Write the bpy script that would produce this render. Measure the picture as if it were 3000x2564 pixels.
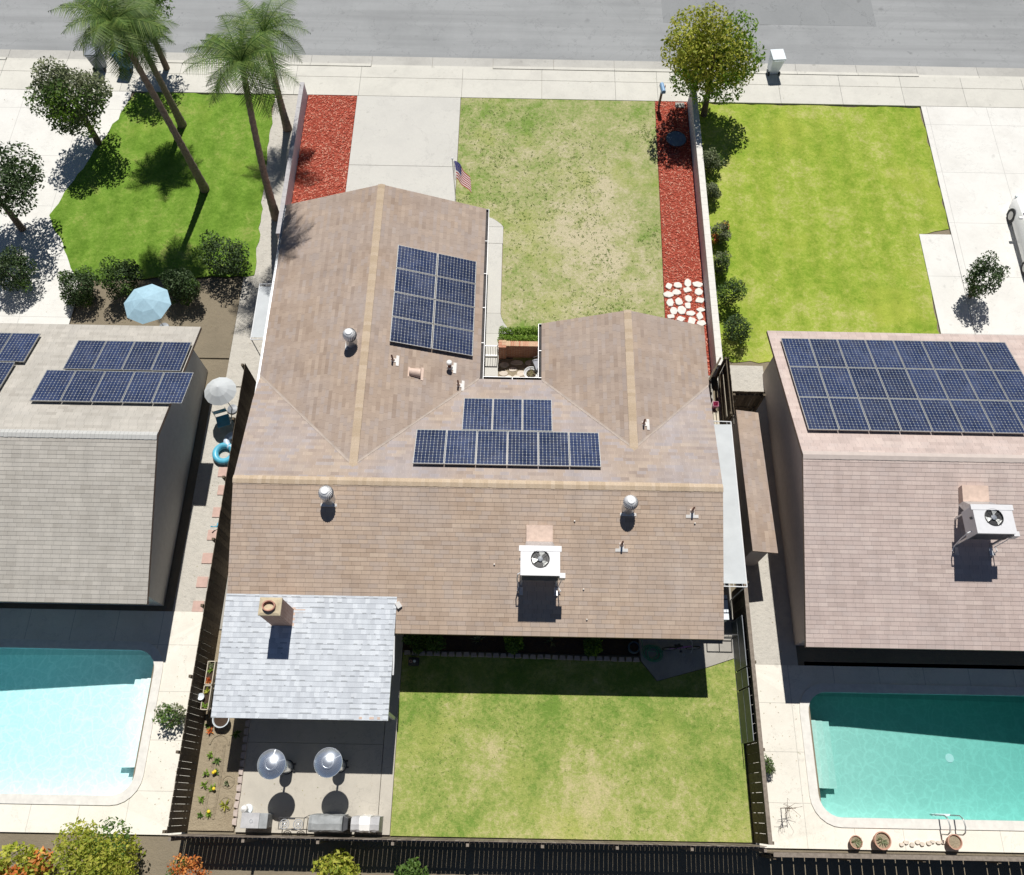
import bpy, bmesh, math, random
from mathutils import Vector, Matrix, Euler
R = math.radians
for _o in list(bpy.data.objects): bpy.data.objects.remove(_o)
SC = bpy.context.scene
COL = SC.collection

# ------------------------------------------------------------------ camera, sky, sun, exposure
cam_data = bpy.data.cameras.new('camera')
cam = bpy.data.objects.new('camera', cam_data); COL.objects.link(cam)
cam_data.sensor_fit = 'HORIZONTAL'; cam_data.sensor_width = 36.0
cam_data.lens = 36.0*2452.0/3000.0
cam_data.clip_start = 0.5; cam_data.clip_end = 2000.0
_p, _r, _y = 0.4168, 0.0180, 0.0007
_f = Vector((0, math.sin(_p), -math.cos(_p))); _u = Vector((0, math.cos(_p), math.sin(_p))); _x = Vector((1, 0, 0))
_rz = Matrix.Rotation(_y, 3, 'Z'); _f, _u, _x = _rz@_f, _rz@_u, _rz@_x
_x2 = math.cos(_r)*_x + math.sin(_r)*_u; _u2 = -math.sin(_r)*_x + math.cos(_r)*_u
_m = Matrix((_x2, _u2, -_f)).transposed().to_4x4()
_m.translation = Vector((9.2967, -9.9038, 30.3908))
cam.matrix_world = _m
SC.camera = cam

TO_SUN = Vector((0.0222, 0.5826, 1.0)).normalized()
W = bpy.data.worlds.new('World'); SC.world = W; W.use_nodes = True
_nt = W.node_tree; _bg = _nt.nodes['Background']
_sky = _nt.nodes.new('ShaderNodeTexSky'); _sky.sky_type = 'NISHITA'; _sky.sun_disc = False
_sky.sun_elevation = math.asin(TO_SUN.z); _sky.sun_rotation = math.atan2(TO_SUN.x, TO_SUN.y)
_sky.air_density = 0.65; _sky.dust_density = 0.15; _sky.ozone_density = 2.0
_nt.links.new(_sky.outputs[0], _bg.inputs[0]); _bg.inputs[1].default_value = 0.05
_sl = bpy.data.lights.new('sun', 'SUN'); _sl.energy = 5.0; _sl.angle = R(0.53); _sl.color = (1.0, 0.965, 0.91)
_so = bpy.data.objects.new('sun', _sl); COL.objects.link(_so)
_so.rotation_euler = TO_SUN.to_track_quat('Z', 'Y').to_euler(); _so.location = (9, 40, 60)
SC.view_settings.view_transform = 'Standard'; SC.view_settings.look = 'None'
SC.view_settings.gamma = 1.0; SC.view_settings.exposure = -0.03

# ------------------------------------------------------------------ mesh builder
class MB:
    def __init__(s): s.v = []; s.f = []; s.m = []; s.uv = {}
    def vert(s, p): s.v.append(Vector(p)); return len(s.v)-1
    def face(s, pts, mi=0, uv=None):
        i = [s.vert(p) for p in pts]
        if uv: s.uv[len(s.f)] = uv
        s.f.append(i); s.m.append(mi)
    def iface(s, idx, mi=0): s.f.append(list(idx)); s.m.append(mi)
    def box(s, x0, x1, y0, y1, z0, z1, mi=0):
        b = len(s.v)
        for z in (z0, z1):
            for x, y in ((x0, y0), (x1, y0), (x1, y1), (x0, y1)): s.vert((x, y, z))
        for q in ((3, 2, 1, 0), (4, 5, 6, 7), (0, 1, 5, 4), (1, 2, 6, 5), (2, 3, 7, 6), (3, 0, 4, 7)):
            s.iface([b+k for k in q], mi)
        return s
    def obox(s, c, size, rot=None, mi=0):
        b = len(s.v); M = rot.to_3x3() if rot is not None else Matrix.Identity(3)
        hx, hy, hz = (k/2 for k in size); c = Vector(c)
        for z in (-hz, hz):
            for x, y in ((-hx, -hy), (hx, -hy), (hx, hy), (-hx, hy)): s.vert(c+M@Vector((x, y, z)))
        for q in ((3, 2, 1, 0), (4, 5, 6, 7), (0, 1, 5, 4), (1, 2, 6, 5), (2, 3, 7, 6), (3, 0, 4, 7)):
            s.iface([b+k for k in q], mi)
        return s
    def bar(s, a, b, w, h=None, mi=0):
        a, b = Vector(a), Vector(b); d = b-a
        return s.obox((a+b)/2, (w, h or w, d.length), d.to_track_quat('Z', 'Y').to_matrix(), mi)
    def prism(s, poly, z0, z1, mi=0, ms=None):
        if sum(poly[i][0]*poly[(i+1) % len(poly)][1]-poly[(i+1) % len(poly)][0]*poly[i][1] for i in range(len(poly))) < 0: poly = poly[::-1]
        n = len(poly); b = len(s.v)
        for z in (z0, z1):
            for x, y in poly: s.vert((x, y, z))
        s.iface([b+n+i for i in range(n)], mi); s.iface([b+n-1-i for i in range(n)], mi if ms is None else ms)
        for i in range(n):
            j = (i+1) % n; s.iface((b+i, b+j, b+n+j, b+n+i), mi if ms is None else ms)
        return s
    def slab(s, pts, th, mi=0, ms=None):        # planar 3d polygon with thickness downwards
        pts = [Vector(p) for p in pts]; n = len(pts); b = len(s.v)
        for p in pts: s.vert(p)
        for p in pts: s.vert(p-Vector((0, 0, th)))
        s.iface(range(b, b+n), mi); s.iface([b+2*n-1-i for i in range(n)], ms if ms is not None else mi)
        for i in range(n):
            j = (i+1) % n; s.iface((b+j, b+i, b+n+i, b+n+j), ms if ms is not None else mi)
        return s
    def tube(s, pts, r, n=8, mi=0, cap=True):
        pts = [Vector(p) for p in pts]; rs = r if isinstance(r, (list, tuple)) else [r]*len(pts)
        rings = []; prev = None
        for i, p in enumerate(pts):
            d = (pts[min(i+1, len(pts)-1)]-pts[max(i-1, 0)]).normalized()
            a = prev if prev is not None else (Vector((0, 0, 1)) if abs(d.z) < .9 else Vector((1, 0, 0)))
            a = (a-d*a.dot(d)).normalized(); bb = d.cross(a); prev = a
            rings.append([s.vert(p+rs[i]*(math.cos(t)*a+math.sin(t)*bb)) for t in (2*math.pi*k/n for k in range(n))])
        for q, w in zip(rings, rings[1:]):
            for k in range(n): s.iface((q[k], q[(k+1) % n], w[(k+1) % n], w[k]), mi)
        if cap: s.iface(rings[0][::-1], mi); s.iface(rings[-1], mi)
        return s
    def lathe(s, prof, c=(0, 0, 0), n=24, mi=0, cap0=True, cap1=True, sx=1, sy=1):
        c = Vector(c); rings = []
        for r, z in prof: rings.append([s.vert(c+Vector((sx*r*math.cos(2*math.pi*k/n), sy*r*math.sin(2*math.pi*k/n), z))) for k in range(n)])
        for q, w in zip(rings, rings[1:]):
            for k in range(n): s.iface((q[k], q[(k+1) % n], w[(k+1) % n], w[k]), mi)
        if cap0: s.iface(rings[0][::-1], mi)
        if cap1: s.iface(rings[-1], mi)
        return s
    def torus(s, c, R0, r, n=24, k=8, mi=0, rot=None, arc=2*math.pi):
        c = Vector(c); M = rot.to_3x3() if rot is not None else Matrix.Identity(3)
        full = arc > 6.28; cnt = n if full else n+1; rings = []
        for i in range(cnt):
            a = arc*i/n
            rings.append([s.vert(c+M@Vector(((R0+r*math.cos(b))*math.cos(a), (R0+r*math.cos(b))*math.sin(a), r*math.sin(b)))) for b in (2*math.pi*j/k for j in range(k))])
        for i in range(n):
            q, w = rings[i], rings[(i+1) % cnt]
            for j in range(k): s.iface((q[j], w[j], w[(j+1) % k], q[(j+1) % k]), mi)
        return s
    def sphere(s, c, r, n=12, k=8, mi=0, sz=1.0):
        return s.lathe([(max(1e-4, r*math.sin(math.pi*i/k)), -r*sz*math.cos(math.pi*i/k)) for i in range(k+1)], c, n, mi, False, False)
    def move(s, d): s.v = [p+Vector(d) for p in s.v]; return s
    def xf(s, M): s.v = [M@p for p in s.v]; return s
    def build(s, name, mats, parent=None, smooth=False, world=False, bevel=0):
        o = None
        if world and parent is not None:
            q = parent; off = Vector((0, 0, 0))
            while q is not None: off += Vector(q.location); q = q.parent
            s.move(-off)
        me = bpy.data.meshes.new(name); me.from_pydata([tuple(p) for p in s.v], [], s.f)
        if not isinstance(mats, (list, tuple)): mats = [mats]
        for m in mats: me.materials.append(m)
        me.polygons.foreach_set('material_index', s.m)
        if s.uv:
            ul = me.uv_layers.new(name='UVMap')
            for fi, uvs in s.uv.items():
                for li, uv in zip(me.polygons[fi].loop_indices, uvs): ul.data[li].uv = uv
        if smooth: me.polygons.foreach_set('use_smooth', [True]*len(s.f))
        me.update()
        o = bpy.data.objects.new(name, me); COL.objects.link(o)
        if parent is not None: o.parent = parent
        if bevel:
            b = o.modifiers.new('bevel', 'BEVEL'); b.width = bevel; b.segments = 2; b.limit_method = 'ANGLE'
        if smooth and not bevel:
            try: me.set_sharp_from_angle(angle=R(40))
            except Exception: pass
        return o

def tag(o, label=None, cat=None, group=None, kind=None):
    if label: o['label'] = label
    if cat: o['category'] = cat
    if group: o['group'] = group
    if kind: o['kind'] = kind
    return o
def thing(name, label, cat, loc=(0, 0, 0), rz=0, group=None):
    o = bpy.data.objects.new(name, None); COL.objects.link(o); o.empty_display_size = .2
    o.location = loc; o.rotation_euler = (0, 0, rz)
    return tag(o, label, cat, group)
def dup(o, parent=None, loc=None, rot=None, label=None, group=None, scale=None):
    c = o.copy(); COL.objects.link(c)
    if parent is not None: c.parent = parent
    if loc is not None: c.location = loc
    if rot is not None: c.rotation_euler = rot
    if scale is not None: c.scale = scale
    if label: c['label'] = label
    if group: c['group'] = group
    for ch in [q for q in o.children]: dup(ch, c)
    return c
def struct(name, mb, mats, **k): return tag(mb.build(name, mats, **k), kind='structure')

# ------------------------------------------------------------------ materials
def _mat(name):
    m = bpy.data.materials.new(name); m.use_nodes = True
    return m, m.node_tree, m.node_tree.nodes['Principled BSDF']
def ramp(nt, cols):
    r = nt.nodes.new('ShaderNodeValToRGB'); e = r.color_ramp.elements
    n = len(cols)
    while len(e) < n: e.new(0.5)
    for i, c in enumerate(cols):
        if len(c) == 4: e[i].position = c[3]
        else: e[i].position = i/(n-1) if n > 1 else 0
        e[i].color = (c[0], c[1], c[2], 1)
    return r
def node(nt, t, **k):
    n = nt.nodes.new(t)
    for a, v in k.items(): setattr(n, a, v)
    return n
def mth(nt, op, a, b=None, c=None):
    n = nt.nodes.new('ShaderNodeMath'); n.operation = op
    for i, v in enumerate((a, b, c)):
        if v is None: continue
        if isinstance(v, (int, float)): n.inputs[i].default_value = v
        else: nt.links.new(v, n.inputs[i])
    return n.outputs[0]
def mixc(nt, fac, a, b, mode='MIX'):
    n = nt.nodes.new('ShaderNodeMix'); n.data_type = 'RGBA'; n.blend_type = mode
    for i, v in ((0, fac), (6, a), (7, b)):
        if isinstance(v, (int, float)): n.inputs[i].default_value = v
        elif isinstance(v, tuple): n.inputs[i].default_value = (*v, 1)
        else: nt.links.new(v, n.inputs[i])
    return n.outputs[2]
def noise(nt, vec, scale, detail=4, rough=.55, dist=0):
    n = nt.nodes.new('ShaderNodeTexNoise'); n.inputs['Scale'].default_value = scale; n.inputs['Detail'].default_value = detail
    n.inputs['Roughness'].default_value = rough; n.inputs['Distortion'].default_value = dist
    if vec is not None: nt.links.new(vec, n.inputs['Vector'])
    return n.outputs[0]
def maprange(nt, v, a, b, c=0., d=1.):
    n = nt.nodes.new('ShaderNodeMapRange'); nt.links.new(v, n.inputs[0])
    for i, q in enumerate((a, b, c, d)): n.inputs[i+1].default_value = q
    return n.outputs[0]
def bumpn(nt, bs, h, strength, dist=.01):
    b = nt.nodes.new('ShaderNodeBump'); b.inputs['Strength'].default_value = strength; b.inputs['Distance'].default_value = dist
    nt.links.new(h, b.inputs['Height']); nt.links.new(b.outputs[0], bs.inputs['Normal'])
def pos(nt): return nt.nodes.new('ShaderNodeNewGeometry').outputs['Position']
def spec(bs, v): bs.inputs['Specular IOR Level'].default_value = v
def plain(name, c, rough=.6, metal=0., sp=.5, var=.12, scale=6., bump=0., bscale=60.):
    m, nt, bs = _mat(name); v = pos(nt)
    n = noise(nt, v, scale, 5)
    lo = tuple(max(0, q*(1-var)) for q in c); hi = tuple(min(1, q*(1+var)) for q in c)
    r = ramp(nt, [(*lo, .3), (*hi, .7)]); nt.links.new(n, r.inputs[0])
    nt.links.new(r.outputs[0], bs.inputs['Base Color'])
    bs.inputs['Roughness'].default_value = rough; bs.inputs['Metallic'].default_value = metal; spec(bs, sp)
    if bump: bumpn(nt, bs, noise(nt, v, bscale, 4), bump)
    return m
def island(name, cols, rough=.7, var=.15, scale=12., bump=0., bscale=60, sp=.3):
    m, nt, bs = _mat(name); g = nt.nodes.new('ShaderNodeNewGeometry')
    r = ramp(nt, cols); nt.links.new(g.outputs['Random Per Island'], r.inputs[0])
    n = noise(nt, g.outputs['Position'], scale, 5)
    k = maprange(nt, n, .3, .7, 1-var, 1+var)
    hs = nt.nodes.new('ShaderNodeHueSaturation'); nt.links.new(k, hs.inputs['Value']); nt.links.new(r.outputs[0], hs.inputs['Color'])
    nt.links.new(hs.outputs[0], bs.inputs['Base Color']); bs.inputs['Roughness'].default_value = rough; spec(bs, sp)
    if bump: bumpn(nt, bs, noise(nt, g.outputs['Position'], bscale, 4), bump)
    return m
def cellmat(name, cols):
    m = island(name, cols, .18, .1, 3, sp=.5); nt = m.node_tree; bs = nt.nodes['Principled BSDF']; src = bs.inputs['Base Color'].links[0].from_socket
    oi = nt.nodes.new('ShaderNodeObjectInfo'); n = noise(nt, pos(nt), 1.1, 4)
    hs = nt.nodes.new('ShaderNodeHueSaturation'); nt.links.new(mth(nt, 'MULTIPLY', maprange(nt, oi.outputs['Random'], 0, 1, .82, 1.2), maprange(nt, n, .3, .7, .85, 1.2)), hs.inputs['Value']); nt.links.new(src, hs.inputs['Color'])
    nt.links.new(mixc(nt, maprange(nt, noise(nt, pos(nt), 3.5, 5, .7), .45, .75, 0, .09), hs.outputs[0], (.35, .31, .26)), bs.inputs['Base Color'])
    nt.links.new(maprange(nt, n, .3, .7, .14, .34), bs.inputs['Roughness']); return m
def leafmat(name, cols, trans=.25):
    m, nt, bs = _mat(name); g = nt.nodes.new('ShaderNodeNewGeometry')
    r = ramp(nt, cols); nt.links.new(g.outputs['Random Per Island'], r.inputs[0])
    n = noise(nt, g.outputs['Position'], 1.3, 3)
    hs = nt.nodes.new('ShaderNodeHueSaturation'); nt.links.new(maprange(nt, n, .3, .7, .75, 1.25), hs.inputs['Value']); nt.links.new(r.outputs[0], hs.inputs['Color'])
    nt.links.new(hs.outputs[0], bs.inputs['Base Color']); bs.inputs['Roughness'].default_value = .55; spec(bs, .3)
    t = nt.nodes.new('ShaderNodeBsdfTranslucent'); nt.links.new(hs.outputs[0], t.inputs[0])
    mx = nt.nodes.new('ShaderNodeMixShader'); mx.inputs[0].default_value = trans
    nt.links.new(bs.outputs[0], mx.inputs[1]); nt.links.new(t.outputs[0], mx.inputs[2])
    nt.links.new(mx.outputs[0], nt.nodes['Material Output'].inputs[0])
    return m
def clothmat(name, c):
    m, nt, bs = _mat(name); bs.inputs['Base Color'].default_value = (*c, 1); bs.inputs['Roughness'].default_value = .8; spec(bs, .1)
    t = nt.nodes.new('ShaderNodeBsdfTranslucent'); t.inputs[0].default_value = (*c, 1)
    mx = nt.nodes.new('ShaderNodeMixShader'); mx.inputs[0].default_value = .55
    nt.links.new(bs.outputs[0], mx.inputs[1]); nt.links.new(t.outputs[0], mx.inputs[2]); nt.links.new(mx.outputs[0], nt.nodes['Material Output'].inputs[0])
    return m
def shingle(name, cols, grey, h=.145, w=.305, slot=.035, slotdark=.7, greyamt=.5, lam=False, streak=0.):
    m, nt, bs = _mat(name)
    uv = nt.nodes.new('ShaderNodeUVMap'); sp = nt.nodes.new('ShaderNodeSeparateXYZ'); nt.links.new(uv.outputs[0], sp.inputs[0])
    u, v = sp.outputs[0], sp.outputs[1]
    row = mth(nt, 'FLOOR', mth(nt, 'DIVIDE', v, h))
    wr = node(nt, 'ShaderNodeTexWhiteNoise', noise_dimensions='1D'); nt.links.new(row, wr.inputs['W'])
    uu = mth(nt, 'ADD', mth(nt, 'DIVIDE', u, w), mth(nt, 'MULTIPLY', wr.outputs[0], 7.0))
    col = mth(nt, 'FLOOR', uu); fr = mth(nt, 'FRACT', uu)
    def wn(a, b):
        c = nt.nodes.new('ShaderNodeCombineXYZ'); nt.links.new(a, c.inputs[0]); nt.links.new(b, c.inputs[1])
        q = node(nt, 'ShaderNodeTexWhiteNoise', noise_dimensions='2D'); nt.links.new(c.outputs[0], q.inputs['Vector']); return q.outputs[0]
    tabv = wn(row, col); run = wn(row, mth(nt, 'FLOOR', mth(nt, 'DIVIDE', col, 3)))
    ln = noise(nt, uv.outputs[0], .55, 4)
    val = mth(nt, 'ADD', mth(nt, 'ADD', mth(nt, 'MULTIPLY', tabv, .66 if lam else .30), mth(nt, 'MULTIPLY', run, .06 if lam else .42)), mth(nt, 'MULTIPLY', ln, .20 if lam else .30))
    r = ramp(nt, cols); nt.links.new(val, r.inputs[0])
    # slow weathering toward the grey tone, granule grain
    wv = maprange(nt, noise(nt, uv.outputs[0], .35, 5, .6), .42, .68)
    c = mixc(nt, mth(nt, 'MULTIPLY', wv, greyamt), r.outputs[0], grey)
    gv = wn(col, mth(nt, 'ADD', row, 31.7))
    c = mixc(nt, mth(nt, 'MULTIPLY', mth(nt, 'GREATER_THAN', gv, .80), greyamt*.7), c, grey)
    mp = nt.nodes.new('ShaderNodeMapping'); mp.inputs['Scale'].default_value = (1.5, .16, 1); nt.links.new(uv.outputs[0], mp.inputs[0])
    drip = maprange(nt, noise(nt, mp.outputs[0], 1.6, 5, .6), .3, .7, .90, 1.08)
    grain = mth(nt, 'MULTIPLY', maprange(nt, noise(nt, uv.outputs[0], 55, 2), .3, .7, .86, 1.14), drip)
    hs = nt.nodes.new('ShaderNodeHueSaturation'); nt.links.new(grain, hs.inputs['Value']); nt.links.new(c, hs.inputs['Color'])
    c = hs.outputs[0]
    if streak:
        st = maprange(nt, noise(nt, uv.outputs[0], 2.3, 6, .75), .60, .74)
        st2 = mth(nt, 'MULTIPLY', st, mth(nt, 'GREATER_THAN', noise(nt, uv.outputs[0], 9, 3), .52))
        c = mixc(nt, mth(nt, 'MULTIPLY', st2, streak), c, (.50, .49, .48))
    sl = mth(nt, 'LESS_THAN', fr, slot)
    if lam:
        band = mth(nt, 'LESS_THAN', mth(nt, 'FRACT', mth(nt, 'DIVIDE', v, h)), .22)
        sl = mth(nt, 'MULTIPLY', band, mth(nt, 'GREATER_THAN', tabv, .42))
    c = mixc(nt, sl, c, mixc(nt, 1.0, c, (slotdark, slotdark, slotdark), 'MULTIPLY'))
    nt.links.new(c, bs.inputs['Base Color']); bs.inputs['Roughness'].default_value = .92; spec(bs, .15)
    bumpn(nt, bs, noise(nt, uv.outputs[0], 70, 3), .25, .01)
    return m
def lawn(name, dry, mid, green, yellow, dryness=.5, patch=.35, weed=.5, mow=0., worn=None):
    m, nt, bs = _mat(name); v = pos(nt)
    big = noise(nt, v, patch, 5, .58, .3); med = noise(nt, v, 1.7, 5, .62, .4); fine = noise(nt, v, 7, 5, .7); grit = noise(nt, v, 24, 4, .75)
    s = mth(nt, 'ADD', mth(nt, 'ADD', mth(nt, 'MULTIPLY', big, .42), mth(nt, 'MULTIPLY', med, .42)), mth(nt, 'ADD', mth(nt, 'MULTIPLY', fine, .38), mth(nt, 'MULTIPLY', grit, .22)))
    if worn:                                   # thin, dry turf round one trodden spot
        wx, wy, rx, ry, amt = worn; mp = nt.nodes.new('ShaderNodeMapping'); mp.inputs['Location'].default_value = (-wx/rx, -wy/ry, 0); mp.inputs['Scale'].default_value = (1/rx, 1/ry, 0); nt.links.new(v, mp.inputs[0])
        ln = nt.nodes.new('ShaderNodeVectorMath'); ln.operation = 'LENGTH'; nt.links.new(mp.outputs[0], ln.inputs[0])
        s = mth(nt, 'ADD', s, mth(nt, 'MULTIPLY', mth(nt, 'SUBTRACT', maprange(nt, mth(nt, 'ADD', ln.outputs['Value'], mth(nt, 'MULTIPLY', med, .5)), .3, 1.6, 1, 0), .4), amt))
    o = .72+(.5-dryness)*.3
    r = ramp(nt, [(*green, o-.13), (*mid, o), (*dry, o+.12)]); nt.links.new(s, r.inputs[0])
    yl = maprange(nt, noise(nt, v, .33, 3), .55, .70)
    c = mixc(nt, mth(nt, 'MULTIPLY', yl, .5), r.outputs[0], yellow)
    bare = maprange(nt, noise(nt, v, .9, 5, .7, .5), .66, .76)
    c = mixc(nt, mth(nt, 'MULTIPLY', bare, .45), c, tuple(min(1, q*1.18+.02) for q in dry))
    w1 = mth(nt, 'MULTIPLY', maprange(nt, noise(nt, v, 5.5, 4, .65), .56, .66), maprange(nt, noise(nt, v, .55, 4), .45, .60))
    c = mixc(nt, mth(nt, 'MULTIPLY', w1, weed), c, tuple(q*.72 for q in green))
    if mow:
        sp = nt.nodes.new('ShaderNodeSeparateXYZ'); nt.links.new(v, sp.inputs[0])
        st = maprange(nt, mth(nt, 'SINE', mth(nt, 'MULTIPLY', mth(nt, 'ADD', sp.outputs[0], mth(nt, 'MULTIPLY', noise(nt, v, .5, 2), .5)), 6.0)), -1, 1, 1-mow, 1+mow)
        h0 = nt.nodes.new('ShaderNodeHueSaturation'); nt.links.new(st, h0.inputs['Value']); nt.links.new(c, h0.inputs['Color']); c = h0.outputs[0]
    gr = maprange(nt, noise(nt, v, 55, 3, .8), .25, .75, .66, 1.34)
    hs = nt.nodes.new('ShaderNodeHueSaturation'); nt.links.new(gr, hs.inputs['Value']); nt.links.new(c, hs.inputs['Color'])
    nt.links.new(hs.outputs[0], bs.inputs['Base Color']); bs.inputs['Roughness'].default_value = .95; spec(bs, .1)
    bumpn(nt, bs, mth(nt, 'ADD', mth(nt, 'ADD', grit, fine), mth(nt, 'MULTIPLY', noise(nt, v, 70, 3), .6)), .8, .03)
    return m
def concrete(name, c, stain=(.5, .5, .48), amt=.25, sc=.6, bump=.12, crack=0., joint=0., lanes=0.):
    m, nt, bs = _mat(name); v = pos(nt)
    a = noise(nt, v, sc, 6, .65); b = noise(nt, v, 7, 5, .6); g = noise(nt, v, 45, 3)
    col = mixc(nt, mth(nt, 'MULTIPLY', maprange(nt, a, .45, .72), amt), c, stain)
    col = mixc(nt, maprange(nt, b, .35, .7, 0, .18), col, tuple(q*.8 for q in c))
    cr = mth(nt, 'ABSOLUTE', mth(nt, 'SUBTRACT', noise(nt, v, .42, 8, .62, .4), .5))
    col = mixc(nt, mth(nt, 'MULTIPLY', mth(nt, 'LESS_THAN', cr, .0035), crack), col, tuple(q*.62 for q in c))
    spots = maprange(nt, noise(nt, v, 2.1, 2), .68, .76)
    col = mixc(nt, mth(nt, 'MULTIPLY', spots, amt), col, tuple(q*.6 for q in c))
    if joint:
        sp = nt.nodes.new('ShaderNodeSeparateXYZ'); nt.links.new(v, sp.inputs[0])
        jj = mth(nt, 'MAXIMUM', *[mth(nt, 'LESS_THAN', mth(nt, 'FRACT', mth(nt, 'DIVIDE', sp.outputs[k], joint)), .014/joint*1.6) for k in (0, 1)])
        col = mixc(nt, mth(nt, 'MULTIPLY', jj, .55), col, tuple(q*.45 for q in c))
    if lanes:
        mp = nt.nodes.new('ShaderNodeMapping'); mp.inputs['Scale'].default_value = (.05, 1.1, 1); nt.links.new(v, mp.inputs[0])
        col = mixc(nt, mth(nt, 'MULTIPLY', maprange(nt, noise(nt, mp.outputs[0], 1.3, 5, .6), .42, .66), lanes), col, tuple(q*.68 for q in c))
        col = mixc(nt, mth(nt, 'MULTIPLY', maprange(nt, noise(nt, v, .9, 3, .5), .66, .74), lanes), col, tuple(q*.5 for q in c))
    isl = nt.nodes.new('ShaderNodeNewGeometry').outputs['Random Per Island']
    hs = nt.nodes.new('ShaderNodeHueSaturation'); nt.links.new(mth(nt, 'MULTIPLY', maprange(nt, g, .3, .7, .95, 1.05), maprange(nt, isl, 0, 1, .955, 1.03)), hs.inputs['Value']); nt.links.new(col, hs.inputs['Color'])
    nt.links.new(hs.outputs[0], bs.inputs['Base Color']); bs.inputs['Roughness'].default_value = .9; spec(bs, .2)
    bumpn(nt, bs, mth(nt, 'ADD', g, mth(nt, 'MULTIPLY', b, 1.5)) if bump > .4 else g, bump, .05 if bump > .4 else .01); return m
def brickmat(name, c1, c2, mortar, sc=1.0):
    m, nt, bs = _mat(name); v = pos(nt); s = nt.nodes.new('ShaderNodeSeparateXYZ'); nt.links.new(v, s.inputs[0])
    cb = nt.nodes.new('ShaderNodeCombineXYZ'); nt.links.new(mth(nt, 'ADD', s.outputs[0], s.outputs[1]), cb.inputs[0]); nt.links.new(s.outputs[2], cb.inputs[1])
    b = nt.nodes.new('ShaderNodeTexBrick'); nt.links.new(cb.outputs[0], b.inputs['Vector'])
    for k, q in (('Color1', c1), ('Color2', c2), ('Mortar', mortar)): b.inputs[k].default_value = (*q, 1)
    b.inputs['Scale'].default_value = sc; b.inputs['Brick Width'].default_value = .21; b.inputs['Row Height'].default_value = .075; b.inputs['Mortar Size'].default_value = .009
    c = mixc(nt, maprange(nt, noise(nt, v, 14, 4), .35, .7, 0, .35), b.outputs[0], tuple(q*.6 for q in c1))
    nt.links.new(c, bs.inputs['Base Color']); bs.inputs['Roughness'].default_value = .9; spec(bs, .15)
    bumpn(nt, bs, b.outputs['Fac'], -.4); return m
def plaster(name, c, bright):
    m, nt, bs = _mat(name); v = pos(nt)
    def caustic_net(sc, w):  # bright caustic lines of sunlit water, painted into the plaster colour
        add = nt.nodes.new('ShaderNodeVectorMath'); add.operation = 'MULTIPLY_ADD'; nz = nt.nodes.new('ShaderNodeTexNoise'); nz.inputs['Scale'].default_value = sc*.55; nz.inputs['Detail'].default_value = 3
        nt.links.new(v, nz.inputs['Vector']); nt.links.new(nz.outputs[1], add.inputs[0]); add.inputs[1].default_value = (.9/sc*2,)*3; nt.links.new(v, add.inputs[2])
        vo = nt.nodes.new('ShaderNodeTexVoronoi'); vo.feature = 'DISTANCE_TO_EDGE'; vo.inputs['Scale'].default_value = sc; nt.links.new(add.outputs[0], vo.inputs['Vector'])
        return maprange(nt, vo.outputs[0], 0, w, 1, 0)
    a = mth(nt, 'ADD', mth(nt, 'MULTIPLY', caustic_net(2.2, .10), .5), mth(nt, 'MULTIPLY', caustic_net(4.7, .12), .32))
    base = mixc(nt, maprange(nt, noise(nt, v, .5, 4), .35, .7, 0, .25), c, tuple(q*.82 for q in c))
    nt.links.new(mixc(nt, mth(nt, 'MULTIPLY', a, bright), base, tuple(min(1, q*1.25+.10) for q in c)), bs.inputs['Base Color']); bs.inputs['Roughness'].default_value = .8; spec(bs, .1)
    return m
def water(name, absorb, dens):
    m = bpy.data.materials.new(name); m.use_nodes = True; nt = m.node_tree; nt.nodes.clear(); out = nt.nodes.new('ShaderNodeOutputMaterial')
    tr = nt.nodes.new('ShaderNodeBsdfTransparent'); gl = nt.nodes.new('ShaderNodeBsdfGlossy'); gl.inputs['Roughness'].default_value = .03
    fr = nt.nodes.new('ShaderNodeFresnel'); fr.inputs[0].default_value = 1.33; mx = nt.nodes.new('ShaderNodeMixShader')
    b = nt.nodes.new('ShaderNodeBump'); b.inputs['Strength'].default_value = .25; b.inputs['Distance'].default_value = .05
    nt.links.new(noise(nt, pos(nt), 4.5, 4, .6, .4), b.inputs['Height']); nt.links.new(b.outputs[0], gl.inputs['Normal']); nt.links.new(b.outputs[0], fr.inputs['Normal'])
    nt.links.new(fr.outputs[0], mx.inputs[0]); nt.links.new(tr.outputs[0], mx.inputs[1]); nt.links.new(gl.outputs[0], mx.inputs[2]); nt.links.new(mx.outputs[0], out.inputs[0])
    va = nt.nodes.new('ShaderNodeVolumeAbsorption'); va.inputs[0].default_value = (*absorb, 1); va.inputs[1].default_value = dens; nt.links.new(va.outputs[0], out.inputs[1])
    return m

M = {}
M['shingle_brown'] = shingle('brown shingles', [(.375, .278, .208, .12), (.445, .340, .260, .38), (.475, .366, .282, .60), (.53, .42, .325, .9)], (.43, .365, .325), greyamt=.55, slotdark=.62)  # back slope only: colour lightened to offset its weaker sunlight
M['shingle_front'] = shingle('weathered shingles', [(.30, .24, .205, .12), (.375, .30, .25, .42), (.41, .33, .27, .62), (.47, .385, .31, .9)], (.365, .335, .345), greyamt=.8, streak=.5, slotdark=1.22)
M['shingle_wing'] = shingle('wing shingles', [(.295, .222, .172, .12), (.37, .285, .225, .42), (.40, .312, .248, .62), (.455, .36, .285, .9)], (.375, .325, .305), greyamt=.55, streak=.25)
M['shingle_grey'] = shingle('pale grey shingles', [(.49, .52, .56, .12), (.56, .595, .635, .40), (.605, .64, .68, .60), (.67, .705, .74, .92)], (.54, .57, .61), greyamt=.30, w=.15, lam=True, slotdark=.62, h=.165)
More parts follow.
